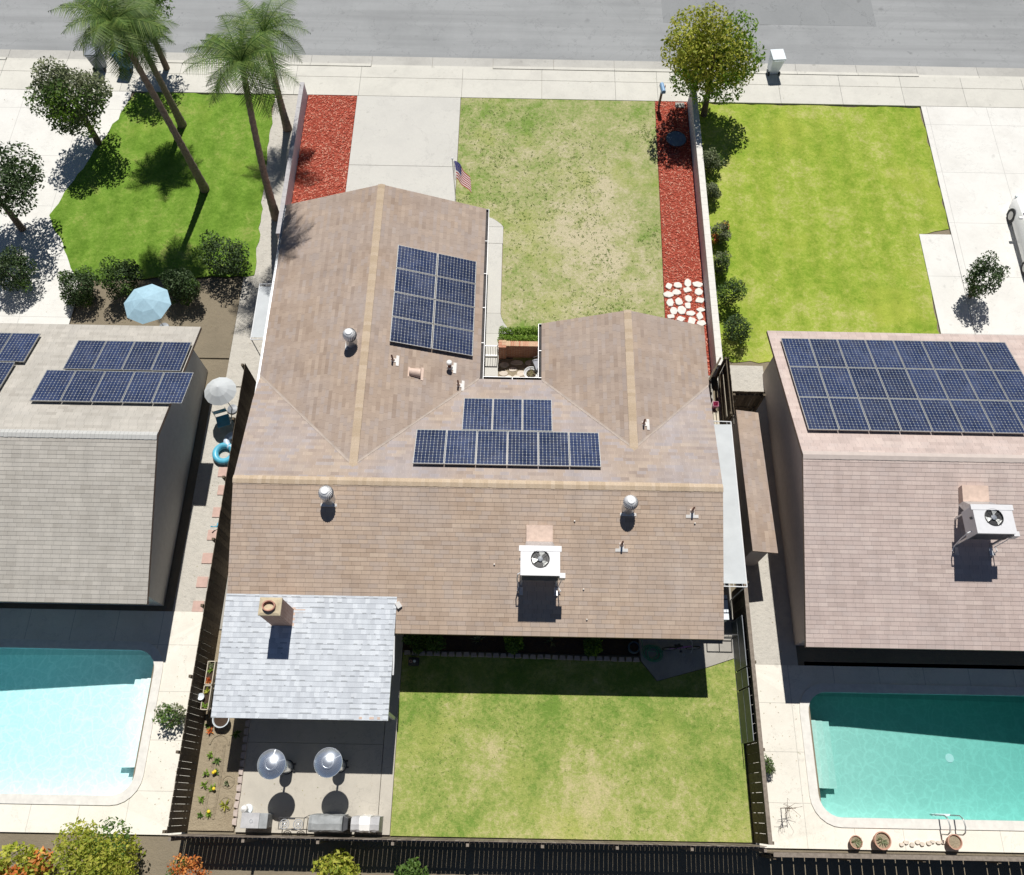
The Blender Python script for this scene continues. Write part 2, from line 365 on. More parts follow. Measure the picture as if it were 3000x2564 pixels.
M['ridge'] = island('tan ridge shingles', [(.45, .35, .245), (.50, .395, .285), (.54, .435, .325)], .9, .12, 30)
M['shingle_nb_l'] = shingle('neighbour grey shingles', [(.37, .345, .305, .1), (.455, .43, .385, .5), (.515, .485, .435, .9)], (.43, .41, .375), greyamt=.4)
M['shingle_nb_r'] = shingle('neighbour pink shingles', [(.44, .355, .32, .1), (.53, .43, .39, .5), (.60, .50, .45, .9)], (.50, .43, .405), greyamt=.4)
M['valley'] = plain('worn valley shingles', (.415, .35, .30), .9, var=.14, scale=4)
M['soffit'] = plain('eave boards', (.34, .24, .17), .7, var=.1)
M['white'] = plain('white paint', (.80, .80, .80), .45, var=.05)
M['whitemetal'] = plain('white metal', (.78, .79, .80), .35, var=.04)
M['gutter_in'] = plain('gutter inside', (.05, .045, .045), .8, var=.3, scale=9)
M['stucco'] = plain('stucco', (.52, .47, .40), .95, var=.06, bump=.3, bscale=40)
M['stucco_l'] = plain('pale stucco', (.50, .50, .48), .95, var=.06, bump=.3, bscale=40)
M['stucco_r'] = plain('rose stucco', (.52, .45, .41), .95, var=.06, bump=.3, bscale=40)
M['glass'] = plain('window glass', (.03, .04, .05), .05, sp=.8, var=.1)
M['door'] = plain('painted door', (.30, .24, .19), .5)
M['garage'] = plain('garage door paint', (.70, .68, .63), .5, var=.04)
M['concrete'] = concrete('front concrete', (.575, .565, .525), (.45, .44, .42), .35, crack=.3)
M['sidewalk'] = concrete('sidewalk concrete', (.64, .625, .565), (.47, .46, .42), .45, .9, crack=.2)
M['patio'] = concrete('patio concrete', (.50, .465, .40), (.34, .32, .28), .55, crack=.4)
M['pad_road'] = concrete('asphalt patch', (.27, .28, .285), (.21, .22, .225), .5, .5, .4, crack=.6)
M['gutterpan'] = concrete('gutter pan', (.50, .49, .455), (.33, .32, .30), .6, .6, crack=.3)
M['pad'] = concrete('yard concrete', (.40, .38, .34), (.22, .21, .19), .7, .8, crack=.5)
M['paleconcrete'] = concrete('pale concrete', (.74, .73, .69), (.55, .53, .49), .4, .7, crack=.3, joint=2.9)
M['deck'] = concrete('pool deck', (.78, .745, .66), (.58, .54, .46), .4, .7, crack=.3, joint=1.6)
M['asphalt'] = concrete('asphalt', (.335, .345, .35), (.235, .245, .25), .65, .22, .4, crack=.5, lanes=.55)
M['soil'] = concrete('garden soil', (.40, .335, .235), (.29, .23, .155), .5, 1.3, .9)
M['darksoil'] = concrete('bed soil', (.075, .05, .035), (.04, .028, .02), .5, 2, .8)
M['mulchbase'] = concrete('mulch base', (.42, .085, .052), (.25, .045, .028), .6, 3, .9)
M['chips'] = island('red wood chips', [(.30, .05, .03), (.50, .095, .058), (.60, .155, .10), (.72, .40, .29)], .9, .2)
M['gravel'] = concrete('pale gravel', (.58, .55, .49), (.42, .40, .36), .5, 3, .6)
M['earth'] = concrete('earth', (.25, .21, .15), (.16, .14, .10), .5, .5, .5)
M['lawn_front'] = lawn('front lawn', (.53, .475, .315), (.375, .38, .175), (.19, .285, .062), (.32, .37, .085), .53, .42, .75, worn=(12.4, 13.2, 3.8, 6.4, .14))
M['lawn_back'] = lawn('back lawn', (.51, .46, .235), (.325, .37, .105), (.165, .265, .048), (.40, .42, .115), .45, .45, .65, worn=(11.5, -10.4, 8.0, 2.6, .11))
M['lawn_left'] = lawn('left lawn', (.30, .36, .09), (.175, .30, .04), (.11, .215, .022), (.25, .345, .05), .42, .3, .5, .06)
M['lawn_right'] = lawn('right lawn', (.47, .47, .16), (.32, .40, .06), (.20, .31, .03), (.40, .44, .07), .45, .3, .4, .05)
M['weed'] = leafmat('weed leaves', [(.12, .20, .03), (.18, .26, .05), (.26, .34, .09)])
M['leaf_lime'] = leafmat('lime leaves', [(.20, .26, .025), (.33, .38, .04), (.46, .48, .07), (.56, .52, .10)], .4)
M['leaf_mid'] = leafmat('mid green leaves', [(.05, .10, .02), (.09, .17, .03), (.15, .24, .05)], .3)
M['leaf_dark'] = leafmat('dark green leaves', [(.025, .05, .016), (.05, .09, .028), (.09, .14, .05)], .2)
M['leaf_hedge'] = leafmat('hedge leaves', [(.11, .21, .022), (.20, .34, .04), (.31, .46, .07)], .35)
M['leaf_grey'] = leafmat('grey green leaves', [(.10, .13, .06), (.17, .20, .10), (.26, .28, .16)], .25)
M['leaf_red'] = leafmat('red orange leaves', [(.42, .06, .02), (.55, .14, .03), (.60, .25, .05)], .2)
M['leaf_orange'] = leafmat('orange blossom', [(.50, .12, .03), (.62, .22, .05), (.68, .33, .10)], .2)
M['petal'] = plain('yellow petals', (.80, .60, .03), .6, var=.1)
M['palm'] = leafmat('palm leaflets', [(.055, .11, .02), (.105, .185, .035), (.19, .26, .06)], .2)
M['bark'] = plain('bark', (.16, .115, .08), .95, var=.35, scale=14, bump=.5)
M['palmbark'] = plain('palm bark', (.24, .18, .14), .95, var=.3, scale=10, bump=.5)
M['cell'] = cellmat('solar cells', [(.016, .026, .070), (.020, .033, .086), (.025, .040, .10)])
M['backsheet'] = plain('panel backsheet', (.44, .47, .46), .35, var=.04)
M['alu'] = plain('aluminium', (.47, .47, .46), .42, .6, var=.06)
M['galv'] = plain('galvanised steel', (.60, .62, .64), .38, .75, var=.12, scale=10)
M['turb'] = plain('turbine aluminium', (.90, .91, .92), .4, 0., var=.03)
M['chrome'] = plain('brushed steel', (.84, .89, .95), .27, .88, var=.04)
M['flash'] = plain('painted flashing', (.62, .47, .385), .6, var=.12)
M['flashwhite'] = plain('pale flashing', (.72, .70, .67), .5, var=.1)
M['pipebrown'] = plain('rusty pipe', (.19, .085, .06), .7, var=.25)
M['black'] = plain('black paint', (.02, .02, .022), .5, var=.2)
M['dark'] = plain('dark metal', (.05, .052, .058), .5, .3, var=.2)
M['acwhite'] = plain('cabinet paint', (.66, .66, .675), .4, var=.04)
M['acgrey'] = plain('cabinet grille', (.17, .18, .20), .5, .3, var=.2)
M['blade'] = plain('fan blade', (.66, .67, .64), .4, .5, var=.15)
M['brick_ch'] = brickmat('chimney brick', (.40, .24, .185), (.47, .31, .25), (.50, .42, .36))
M['brick_wall'] = brickmat('courtyard brick', (.34, .13, .08), (.44, .20, .12), (.45, .38, .32))
M['brick_top'] = island('coping bricks', [(.50, .22, .14), (.58, .36, .24), (.60, .43, .28), (.46, .19, .12)], .9, .15, 20)
M['mortar'] = plain('mortar', (.52, .44, .30), .95, var=.2, scale=5)
M['clay'] = plain('fired clay', (.46, .24, .18), .85, var=.2)
M['terracotta'] = plain('terracotta', (.52, .30, .22), .85, var=.15)
M['wood_dark'] = island('dark fence boards', [(.075, .058, .042), (.11, .088, .062), (.155, .125, .09)], .95, .3, 9)
M['wood_old'] = island('grey fence boards', [(.16, .13, .105), (.22, .185, .15), (.28, .24, .20)], .95, .25, 9)
M['wood_pale'] = plain('pale timber', (.60, .54, .43), .85, var=.12)
M['blockwall'] = plain('block wall', (.56, .55, .57), .9, var=.08, bump=.2)
M['greycap'] = plain('grey wall cap', (.45, .44, .45), .9, var=.12)
M['blockcap'] = plain('wall cap', (.70, .68, .63), .9, var=.08)
M['stone_pale'] = island('pale stones', [(.66, .63, .58), (.74, .71, .66), (.70, .66, .60)], .9, .12, 8, bump=.2, bscale=30)
M['flagstone'] = island('flagstones', [(.58, .50, .41), (.66, .58, .49), (.54, .50, .45)], .9, .15, 6)
M['edging'] = island('edging blocks', [(.42, .36, .32), (.50, .42, .38), (.55, .45, .41)], .9, .15, 10)
M['canvas'] = plain('pale canvas', (.53, .56, .575), .8, var=.05, scale=3, bump=.25, bscale=9)
M['grillcover'] = plain('grey cover', (.30, .315, .32), .8, var=.2, scale=4, bump=.7, bscale=7)
M['greycloth'] = plain('light grey cover', (.46, .46, .47), .8, var=.15, scale=4, bump=.6, bscale=7)
M['whitecloth'] = plain('white cloth', (.80, .79, .77), .8, var=.05, bump=.2, bscale=9)
M['plastic_blue'] = plain('blue plastic', (.06, .20, .42), .4, var=.08)
M['plastic_grey'] = plain('grey plastic', (.22, .24, .27), .45, var=.08)
M['plastic_white'] = plain('pale plastic', (.70, .76, .80), .4, var=.05)
M['pink'] = plain('pink plastic', (.62, .20, .33), .45, var=.06)
M['hose'] = plain('green hose', (.07, .30, .17), .5, var=.15)
M['purple'] = plain('purple paint', (.28, .10, .36), .35, var=.1)
M['rubber'] = plain('rubber', (.03, .03, .032), .8, var=.2)
M['ringblue'] = plain('blue vinyl', (.10, .42, .58), .35, var=.3, scale=2.5)
M['ringpale'] = plain('pale vinyl', (.50, .60, .72), .35, var=.15, scale=2.5)
M['paleblue'] = plain('pale blue canvas', (.34, .52, .62), .8, var=.08)
M['carpaint'] = plain('white car paint', (.82, .82, .82), .25, var=.02)
M['flagred'] = clothmat('flag red cloth', (.50, .035, .06))
M['flagwhite'] = clothmat('flag white cloth', (.85, .83, .83))
M['flagblue'] = clothmat('flag blue cloth', (.07, .07, .27))
M['mailblue'] = plain('blue mailbox paint', (.22, .38, .60), .4, var=.06)
M['paver'] = island('pink pavers', [(.52, .36, .31), (.58, .42, .36)], .9, .1, 8)
M['mesh'] = plain('dark mesh', (.035, .05, .06), .6, var=.2)
M['screen'] = plain('grey screen', (.10, .115, .12), .5, var=.15)
M['bluemesh'] = plain('dark blue mesh', (.045, .08, .12), .6, var=.15)
M['tablemesh'] = plain('blue grey mesh', (.13, .19, .26), .6, var=.15)
M['cushion'] = plain('grey cushion', (.32, .33, .37), .9, var=.1)
M['pool_l'] = water('left pool water', (.25, .90, .93), .22)
M['pool_r'] = water('right pool water', (.20, .74, .72), .38)
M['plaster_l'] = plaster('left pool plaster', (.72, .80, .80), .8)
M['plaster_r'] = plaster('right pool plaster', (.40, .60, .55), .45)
M['tile'] = plain('pool tile', (.30, .50, .55), .4)
M['dry'] = island('dry stems', [(.30, .24, .15), (.45, .38, .24), (.22, .25, .10)], .9)

# ------------------------------------------------------------------ setting: ground, road, paths, lawns
def sheet(name, poly, z, m, th=.05):
    return struct(name, MB().prism(poly, z-th, z), m)
def rect(x0, x1, y0, y1): return [(x0, y0), (x1, y0), (x1, y1), (x0, y1)]
mb = MB()                                              # one sheet to the horizon, open where the two pools are dug
for x0, x1, y0, y1 in ((-900, -14.4, -900, 900), (30.4, 900, -900, 900), (-14.4, 30.4, -900, -10.05), (-14.4, 30.4, -4.95, 900), (-3.25, 19.85, -10.05, -4.95)):
    mb.face([(x0, y0, -.06), (x1, y0, -.06), (x1, y1, -.06), (x0, y1, -.06)])
struct('ground', mb, M['earth'])
sheet('road', rect(-300, 300, 24.15, 34.0), -.045, M['asphalt'], .012)
sheet('road_patch', rect(16.6, 27.5, 26.9, 30.2), -.041, M['pad_road'], .006)
x = -40; mb = MB(); mk = MB()                          # gutter pan and kerb stones in lengths, with one dropped kerb at each driveway
while x < 60:
    L = 3.0; drop = any(a < x+L/2 < b for a, b in ((.8, 7.2), (-17, -9), (28.5, 36)))
    mb.box(x+.006, x+L-.006, 23.55, 24.15, -.1, -.03); mk.box(x+.006, x+L-.006, 23.38, 23.545, -.1, -.0 if drop else .06); x += L
struct('gutter_pan', mb, M['gutterpan']); struct('kerb', mk, M['sidewalk'])
def slabs(cells, z, th=.08, gap=.012):
    mb = MB()
    for x0, x1, y0, y1 in cells: mb.box(x0+gap/2, x1-gap/2, y0+gap/2, y1-gap/2, z-th, z)
    return mb
xs = [-22.0, -19, -16, -13, -10, -7.3, -4.6, -1.6, 1.55, 6.53, 10.42, 14.0, 16.05, 19, 22, 25, 28, 31, 34, 37]
struct('sidewalk', slabs([(a, b, 21.47, 22.66) for a, b in zip(xs, xs[1:])], .03), M['sidewalk'])
struct('parkway', slabs([(a, b, 22.67, 23.37) for a, b in zip(xs, xs[1:])], .03), M['sidewalk'])
struct('driveway', slabs([(1.5, 6.5, 17.19, 21.46), (1.5, 6.5, 11.6, 17.18)], .03), M['concrete'])
# front walk with its rounded head and flared foot
arc = [(7.72, 14.40), (8.0, 14.36), (8.25, 14.26), (8.47, 14.10), (8.62, 13.96), (8.72, 13.82)]
mb = MB(); mb.prism(arc+[(7.5, 13.82), (7.5, 14.40)], -.05, .03)
mb.box(7.5, 8.72, 12.92, 13.805, -.05, .03); mb.box(7.5, 8.70, 9.3, 12.90, -.05, .03)
fl = [(8.70, 9.29), (8.74, 9.1), (8.84, 8.85), (9.0, 8.62), (9.25, 8.45), (9.25, 8.3), (7.5, 8.3), (7.5, 9.29)]
mb.prism(fl, -.05, .03); mb.box(7.5, 8.66, 4.3, 8.29, -.05, .03)
struct('front_path', mb, M['concrete'])
sheet('front_lawn', [(6.52, 21.46), (15.88, 21.46), (15.80, 16), (15.66, 8.6), (15.66, 6.9), (9.26, 6.9), (9.26, 8.45), (9.0, 8.63), (8.85, 8.86), (8.75, 9.1), (8.72, 9.3), (8.735, 13.85), (8.48, 14.12), (8.25, 14.28), (7.72, 14.42), (6.52, 14.42)], .012, M['lawn_front'])
sheet('side_strip', rect(6.52, 7.49, 11.8, 14.42), .008, M['lawn_front'])
sheet('mulch_bed', rect(-.87, 1.49, 11.8, 21.44), .008, M['mulchbase'])
struct('mulch_bed', MB().prism([(15.9, 21.45), (17.43, 21.45), (17.43, 6.5), (15.68, 6.5), (15.68, 8.6), (15.82, 16)], -.04, .012), M['mulchbase'])
sheet('courtyard', rect(8.67, 10.95, 4.2, 7.1), .01, M['soil'])
sheet('side_yard', rect(-1.1, .35, -4.2, 11.79), 0.0, M['pad'])
sheet('side_path', rect(15.9, 17.44, -4.29, 6.49), .014, M['pad'])
sheet('garden_bed', [(-1.1, -4.25), (.40, -4.25), (.40, -10.75), (-1.1, -10.75)], .02, M['soil'])
struct('patio', slabs([(.46, 5.10, -8.0, -4.1), (.46, 5.10, -10.78, -8.0), (5.11, 5.53, -10.78, -4.1)], .05, .1, .01), M['patio'])
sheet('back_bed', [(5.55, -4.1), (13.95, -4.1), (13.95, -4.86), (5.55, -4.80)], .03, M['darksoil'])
sheet('back_lawn', [(5.54, -4.90), (14.0, -5.06), (14.55, -5.74), (16.33, -5.25), (17.44, -4.88), (17.44, -10.8), (5.54, -10.8)], .012, M['lawn_back'])
sheet('back_pad', [(13.96, -4.1), (17.40, -4.1), (17.40, -4.87), (16.33, -5.23), (14.56, -5.72), (14.02, -5.03)], .035, M['pad'])
def ragged(P, seed, a=.07, step=.35):
    g = random.Random(seed); Q = []
    for i in range(len(P)):
        p, q = Vector(P[i]), Vector(P[(i+1) % len(P)]); n = max(1, int((q-p).length/step)); d = (q-p).normalized(); o = Vector((-d.y, d.x))
        for k in range(n): w = p.lerp(q, k/n)+o*(g.uniform(-a, a) if k else 0); Q.append((w.x, w.y))
    return Q
# neighbour plots
sheet('neighbour_lawn', ragged([(-9.2, 21.40), (-2.5, 21.40), (-2.0, 11.0), (-9.6, 10.6), (-11.6, 14.0), (-10.6, 17.0)], 1), .03, M['lawn_left'])
sheet('neighbour_walk', rect(-2.45, -1.1, 5.6, 21.44), .004, M['gravel'])
sheet('neighbour_driveway', rect(-16.5, -9.42, 7.2, 21.46), .02, M['paleconcrete'])
sheet('neighbour_yard', rect(-9.3, -2.46, 6.9, 10.58), .002, M['earth'])
sheet('gravel_path', rect(-2.9, -1.14, -4.9, 5.55), .004, M['gravel'])
sheet('neighbour_lawn', ragged([(17.72, 21.42), (28.7, 21.42), (28.72, 14.2), (27.35, 13.9), (27.2, 7.2), (17.72, 7.2)], 2, .06), -.03, M['lawn_right'])
sheet('neighbour_driveway', rect(28.75, 38, 7.0, 21.46), .02, M['paleconcrete'])
sheet('neighbour_walk', rect(27.3, 28.73, 7.0, 13.85), .02, M['paleconcrete'])
sheet('gravel_path', rect(17.65, 19.6, -5.3, 7.0), .004, M['gravel'])
def pool(name, x0, x1, y0, y1, X0, X1, Y0, Y1, m, pm, deckname, stepx):
    def rr(x0, x1, y0, y1, r, n=6):
        P = []
        for cx, cy, a in ((x1-r, y1-r, 0), (x0+r, y1-r, 90), (x0+r, y0+r, 180), (x1-r, y0+r, 270)):
            for k in range(n+1): P.append((cx+r*math.cos(R(a+90*k/n)), cy+r*math.sin(R(a+90*k/n))))
        return P
    inner = rr(x0, x1, y0, y1, .7); cop = rr(x0-.3, x1+.3, y0-.3, y1+.3, .95)
    mb = MB(); n = len(inner)
    outer = []
    for x, y in inner:                      # deck ring out to the plot edges
        cx, cy = (x0+x1)/2, (y0+y1)/2
        ox = X1 if x > x1-.75 else X0 if x < x0+.75 else x
        oy = Y1 if y > y1-.75 else Y0 if y < y0+.75 else y
        outer.append((ox, oy))
    for i in range(n):
        j = (i+1) % n
        mb.face([(*cop[i], .03), (*outer[i], .03), (*outer[j], .03), (*cop[j], .03)])
        mb.face([(*inner[i], .07), (*cop[i], .07), (*cop[j], .07), (*inner[j], .07)], 1)
        mb.face([(*cop[i], .07), (*cop[i], .03), (*cop[j], .03), (*cop[j], .07)], 1)
        mb.face([(*inner[j], .07), (*inner[j], -.22), (*inner[i], -.22), (*inner[i], .07)], 2)
    struct(deckname, mb, [M['deck'], M['blockcap'], M['tile']])
    def dep(x): return -1.05-.85*min(1, max(0, (x-x0-1.5)/(x1-x0-3))) if stepx > 0 else -1.9+.85*min(1, max(0, (x-x0-1.5)/(x1-x0-3)))
    mb = MB(); N = 24; xs_ = [x0+(x1-x0)*k/N for k in range(N+1)]
    for a, b in zip(xs_, xs_[1:]): mb.face([(a, y0, dep(a)), (b, y0, dep(b)), (b, y1, dep(b)), (a, y1, dep(a))])
    for i in range(n):
        j = (i+1) % n; mb.face([(*inner[j], -.2201), (*inner[j], -2.1), (*inner[i], -2.1), (*inner[i], -.2201)])
    ex = x0 if stepx > 0 else x1
    for k in range(3): mb.box(min(ex, ex+stepx*(.95-.3*k)), max(ex, ex+stepx*(.95-.3*k)), y0+.9, y1-.9, -2, -.75+.2*k)
    struct('pool_basin', mb, pm)
    cx, cy = (x0+x1)/2, (y0+y1)/2; P = [(cx+(x-cx)*.999, cy+(y-cy)*.998) for x, y in inner]
    struct(name, MB().prism(P, -2.2, -.09), m)
    struct('pool_drain', MB().lathe([(.15, 0), (.15, .02), (.001, .021)], (cx, cy, dep(cx)), 18, 0, False, False), M['whitemetal'])
pool('pool_water', -14.5, -3.15, -9.75, -5.0, -18, -1.16, -10.9, -3.6, M['pool_l'], M['plaster_l'], 'pool_deck', -1)
pool('pool_water', 19.75, 30.5, -10.0, -6.0, 17.5, 34, -10.95, -5.1, M['pool_r'], M['plaster_r'], 'pool_deck', 1)

# scattered ground cover
rng = random.Random(5)
def in_poly(x, y, P):
    c = False
    for i in range(len(P)):
        x0, y0 = P[i]; x1, y1 = P[i-1]
        if (y0 > y) != (y1 > y) and x < (x1-x0)*(y-y0)/(y1-y0)+x0: c = not c
    return c
def chips(P, n, seed):
    g = random.Random(seed); mb = MB(); xs = [p[0] for p in P]; ys = [p[1] for p in P]; k = 0
    while k < n:
        x, y = g.uniform(min(xs), max(xs)), g.uniform(min(ys), max(ys))
        if not in_poly(x, y, P): continue
        k += 1; L = g.uniform(.04, .12); w = g.uniform(.012, .035); a = g.uniform(0, math.pi); t = g.uniform(-.35, .35)
        d = Vector((math.cos(a)*math.cos(t), math.sin(a)*math.cos(t), math.sin(t))); s = Vector((-math.sin(a), math.cos(a), g.uniform(-.4, .4)))
        c = Vector((x, y, .03+g.uniform(0, .02)))
        mb.face([c-d*L/2-s*w/2, c+d*L/2-s*w/2, c+d*L/2+s*w/2, c-d*L/2+s*w/2])
    return tag(mb.build('wood_chips', M['chips']), kind='stuff')
chips([(-.86, 11.9), (1.48, 11.9), (1.48, 21.42), (-.86, 21.42)], 6500, 1)
chips([(15.9, 21.43), (17.42, 21.43), (17.42, 6.6), (15.7, 6.6), (15.7, 8.6), (15.83, 16)], 6500, 2)
def weeds(P, n, seed, dens, size=(.04, .09), m='weed'):
    g = random.Random(seed); mb = MB(); xs = [p[0] for p in P]; ys = [p[1] for p in P]; k = 0
    cl = [(g.uniform(min(xs), max(xs)), g.uniform(min(ys), max(ys)), g.uniform(.3, 1.6)) for _ in range(dens)]
    while k < n:
        cx, cy, r = g.choice(cl); x, y = g.gauss(cx, r), g.gauss(cy, r)
        if not in_poly(x, y, P): continue
        k += 1
        for q in range(g.randint(3, 7)):
            a = g.uniform(0, 6.283); L = g.uniform(*size); t = g.uniform(.1, .9)
            d = Vector((math.cos(a)*math.cos(t), math.sin(a)*math.cos(t), math.sin(t))); s = Vector((-math.sin(a), math.cos(a), 0))*L*.28
            b = Vector((x+g.gauss(0, .025), y+g.gauss(0, .025), .012))
            mb.face([b, b+d*L*.55-s, b+d*L, b+d*L*.55+s])
    return tag(mb.build('weed_leaves', M[m]), kind='stuff')
FL = [(6.6, 21.4), (15.8, 21.4), (15.6, 8.0), (9.4, 8.0), (9.3, 8.6), (8.9, 8.9), (8.8, 14), (8.3, 14.4), (6.6, 14.4)]
weeds(FL, 1900, 11, 30, (.025, .06))
BL = [(5.6, -5.0), (13.8, -5.1), (14.5, -5.8), (17.3, -5.0), (17.3, -10.7), (5.6, -10.7)]
weeds(BL, 500, 12, 18, (.02, .045))

def litter(rects, n, seed):
    g = random.Random(seed); mb = MB()
    for k in range(n):
        x0, x1, y0, y1, z = g.choice(rects); x, y = g.uniform(x0, x1), g.uniform(y0, y1); a = g.uniform(0, 6.28); L = g.uniform(.025, .06)
        d = Vector((math.cos(a), math.sin(a), g.uniform(0, .4)))*L; q = Vector((-math.sin(a), math.cos(a), 0))*L*.25; b = Vector((x, y, z+.006))
        mb.face([b, b+d*.5-q, b+d, b+d*.5+q])
    return tag(mb.build('fallen_leaves', M['dry']), kind='stuff')
litter([(-2.9, -1.2, -4.8, 5.5, .005), (-16, -9.5, 8, 21, .02), (-2.4, -1.15, 6, 21, .005), (17.7, 19.5, -5, 7, .005), (17.6, 19.3, -10.5, -5.2, .03), (-9, 28, 21.5, 24.1, .03), (-2.9, -1.3, -10.5, -3.7, .03), (.5, 5.4, -10.7, -7.5, .05), (15.95, 17.4, -4, 6.3, .015), (17.6, 22, 18, 21.3, .03), (-9, -2.5, 7, 10.5, .005)], 600, 3)
# ------------------------------------------------------------------ roof helpers
def clip(poly, axis, lim, keep_less):
    out = []
    for i in range(len(poly)):
        a, b = poly[i], poly[(i+1) % len(poly)]
        ia = a[axis] <= lim if keep_less else a[axis] >= lim; ib = b[axis] <= lim if keep_less else b[axis] >= lim
        if ia: out.append(a)
        if ia != ib:
            t = (lim-a[axis])/(b[axis]-a[axis]); out.append((a[0]+t*(b[0]-a[0]), a[1]+t*(b[1]-a[1])))
    return out
def shingled(mb, pts, uvec, vvec, mi, ms, h=.145, butt=.009, th=.13, uo=0.):
    """courses of shingles laid on a planar polygon: each course a tilted strip with a butt edge, on a deck slab"""
    pts = [Vector(p) for p in pts]; u = Vector(uvec).normalized(); v = Vector(vvec).normalized(); n = u.cross(v)
    if n.z < 0: n = -n
    o = pts[0]; P = [((p-o).dot(u), (p-o).dot(v)) for p in pts]
    area = sum(P[i][0]*P[(i+1) % len(P)][1]-P[(i+1) % len(P)][0]*P[i][1] for i in range(len(P)))
    if area < 0: P = P[::-1]
    flip = u.cross(v).z < 0
    v0 = min(p[1] for p in P); v1 = max(p[1] for p in P); k = 0
    while v0+k*h < v1-1e-6:
        a, b = v0+k*h, v0+(k+1)*h
        q = clip(clip(P, 1, a, False), 1, b, True)
        if len(q) >= 3:
            W3 = [o+u*x+v*y+n*(.004+butt*(1-(y-a)/h)) for x, y in q]; U = [(x+uo, y-v0+1e-4) for x, y in q]
            U = [(x, min(max(y, k*h+1e-4), (k+1)*h-1e-4)) for x, y in U]
            if flip: W3.reverse(); U.reverse()
            mb.face(W3, mi, U)
            lo = [p for p in q if abs(p[1]-a) < 1e-6]
            if len(lo) >= 2:
                x0, x1 = min(p[0] for p in lo), max(p[0] for p in lo)
                A = o+u*x0+v*a; B = o+u*x1+v*a
                F = [A, B, B+n*(.004+butt), A+n*(.004+butt)]
                if flip: F.reverse()
                mb.face(F, mi, [(x0+uo, k*h+1e-3)]*2+[(x1+uo, k*h+1e-3)]*2)
        k += 1
    T = [o+u*x+v*y for x, y in P]
    if flip: T.reverse()
    mb.slab(T, th, ms, ms)
def ridge_caps(mb, p0, p1, sa, sb, w=.15, seg=.14, mi=0, g=random.Random(3)):
    p0, p1 = Vector(p0), Vector(p1); L = (p1-p0).length; d = (p1-p0)/L; k = 0
    sa, sb = Vector(sa).normalized(), Vector(sb).normalized()
    while k*seg < L-1e-4:
        a = p0+d*(k*seg); b = p0+d*min(L, (k+1)*seg+.02)
        up0 = Vector((0, 0, .022)); up1 = Vector((0, 0, .034))
        w0 = w+g.uniform(-.006, .006)
        vs = [mb.vert(q) for q in (a+sa*w0+up0, a+up0, a+sb*w0+up0, b+sa*w0+up1, b+up1, b+sb*w0+up1,
                                   a+sa*w0, a+sb*w0, b+sa*w0, b+sb*w0)]
        mb.iface((vs[0], vs[1], vs[4], vs[3]), mi); mb.iface((vs[1], vs[2], vs[5], vs[4]), mi)
        mb.iface((vs[3], vs[4], vs[5], vs[9], vs[8]), mi)
        mb.iface((vs[0], vs[3], vs[8], vs[6]), mi); mb.iface((vs[2], vs[7], vs[9], vs[5]), mi); mb.iface((vs[6], vs[7], vs[2], vs[1], vs[0]), mi)
        k += 1
def gutter(mb, a, b, out, w=.115, h=.11, hang=True):
    """open trough along a-b; 'out' points away from the roof; slot 0 white, slot 1 dark inside"""
    a, b, o = Vector(a), Vector(b), Vector(out).normalized(); z = Vector((0, 0, 1)); t = .014
    def q(p, r, s, e, f, mi):  # box between offsets along out and z
        A = [p+o*r+z*s, p+o*e+z*s, p+o*e+z*f, p+o*r+z*f]; B = [c+(b-a) for c in A]
        i = [mb.vert(c) for c in A+B]
        for fc in ((0, 1, 2, 3), (7, 6, 5, 4), (0, 4, 5, 1), (1, 5, 6, 2), (2, 6, 7, 3), (3, 7, 4, 0)): mb.iface([i[k] for k in fc], mi)
    q(a, .0, -h, t, -.02, 1); q(a, t, -h, w-t-.006, -h+t, 1); q(a, w-t-.006, -h+.002, w-.012, -.004, 1); q(a, w-.012, -h, w+.004, .004, 0)
    L = (b-a).length; d = (b-a)/L
    for k in range(1, int(L/1.9)+1):
        c = a+d*(k*L/(int(L/1.9)+1)); mb.obox(c+o*(w/2)+z*(-.012), (.02, w-.012, .008) if abs(o.y) > .5 else (w-.012, .02, .008), None, 0)
    for c, sgn in ((a, -1), (b, 1)):
        mb.obox(c+d*sgn*.006+o*w/2+z*(-h/2), (.012, w, h) if abs(o.y) > .5 else (w, .012, h), None, 0)

# ------------------------------------------------------------------ the house
T = .3298; ZR = 4.198; XW, YF, XL, XR, YTW = 3.908, 12.692, -.188, 8.043, .661
ZW = ZR-T*YTW; XE, YG, X2, X3 = 13.534, 7.227, 10.352, 16.605; ZE = 2.622; ZEE = ZE+T*(XE-X2); YTE = (ZR-ZEE)/T
RW = 16.366; EB = 4.753; EA = 4.723
def zb(y): return ZR+T*y          # back slope
def zf(y): return ZR-T*y          # front slope
def zwe(x): return ZW-T*(x-XW)
def zww(x): return ZW-T*(XW-x)
def zee(x): return ZEE-T*(x-XE)
def zew(x): return ZEE-T*(XE-x)
house = thing('house', 'single storey house with brown shingle roof and two front wings, in the middle', 'house', (8.2, 2, 0))
mb = MB()
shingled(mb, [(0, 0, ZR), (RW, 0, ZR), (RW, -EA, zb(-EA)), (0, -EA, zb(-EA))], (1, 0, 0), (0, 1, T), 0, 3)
shingled(mb, [(0, 0, ZR), (RW, 0, ZR), (X3-.03, 4.5, zf(4.5)), (X3-.03, EB, zf(EB)), (XL+.02, EB, zf(EB)), (XL+.02, 3.5, zf(3.5))], (1, 0, 0), (0, -1, T), 1, 3)
shingled(mb, [(XW, YTW, ZW), (XW, YF, ZW), (XL, YF, zww(XL)), (XL, (ZR-zww(XL))/T, zww(XL))], (0, 1, 0), (1, 0, T), 2, 3)
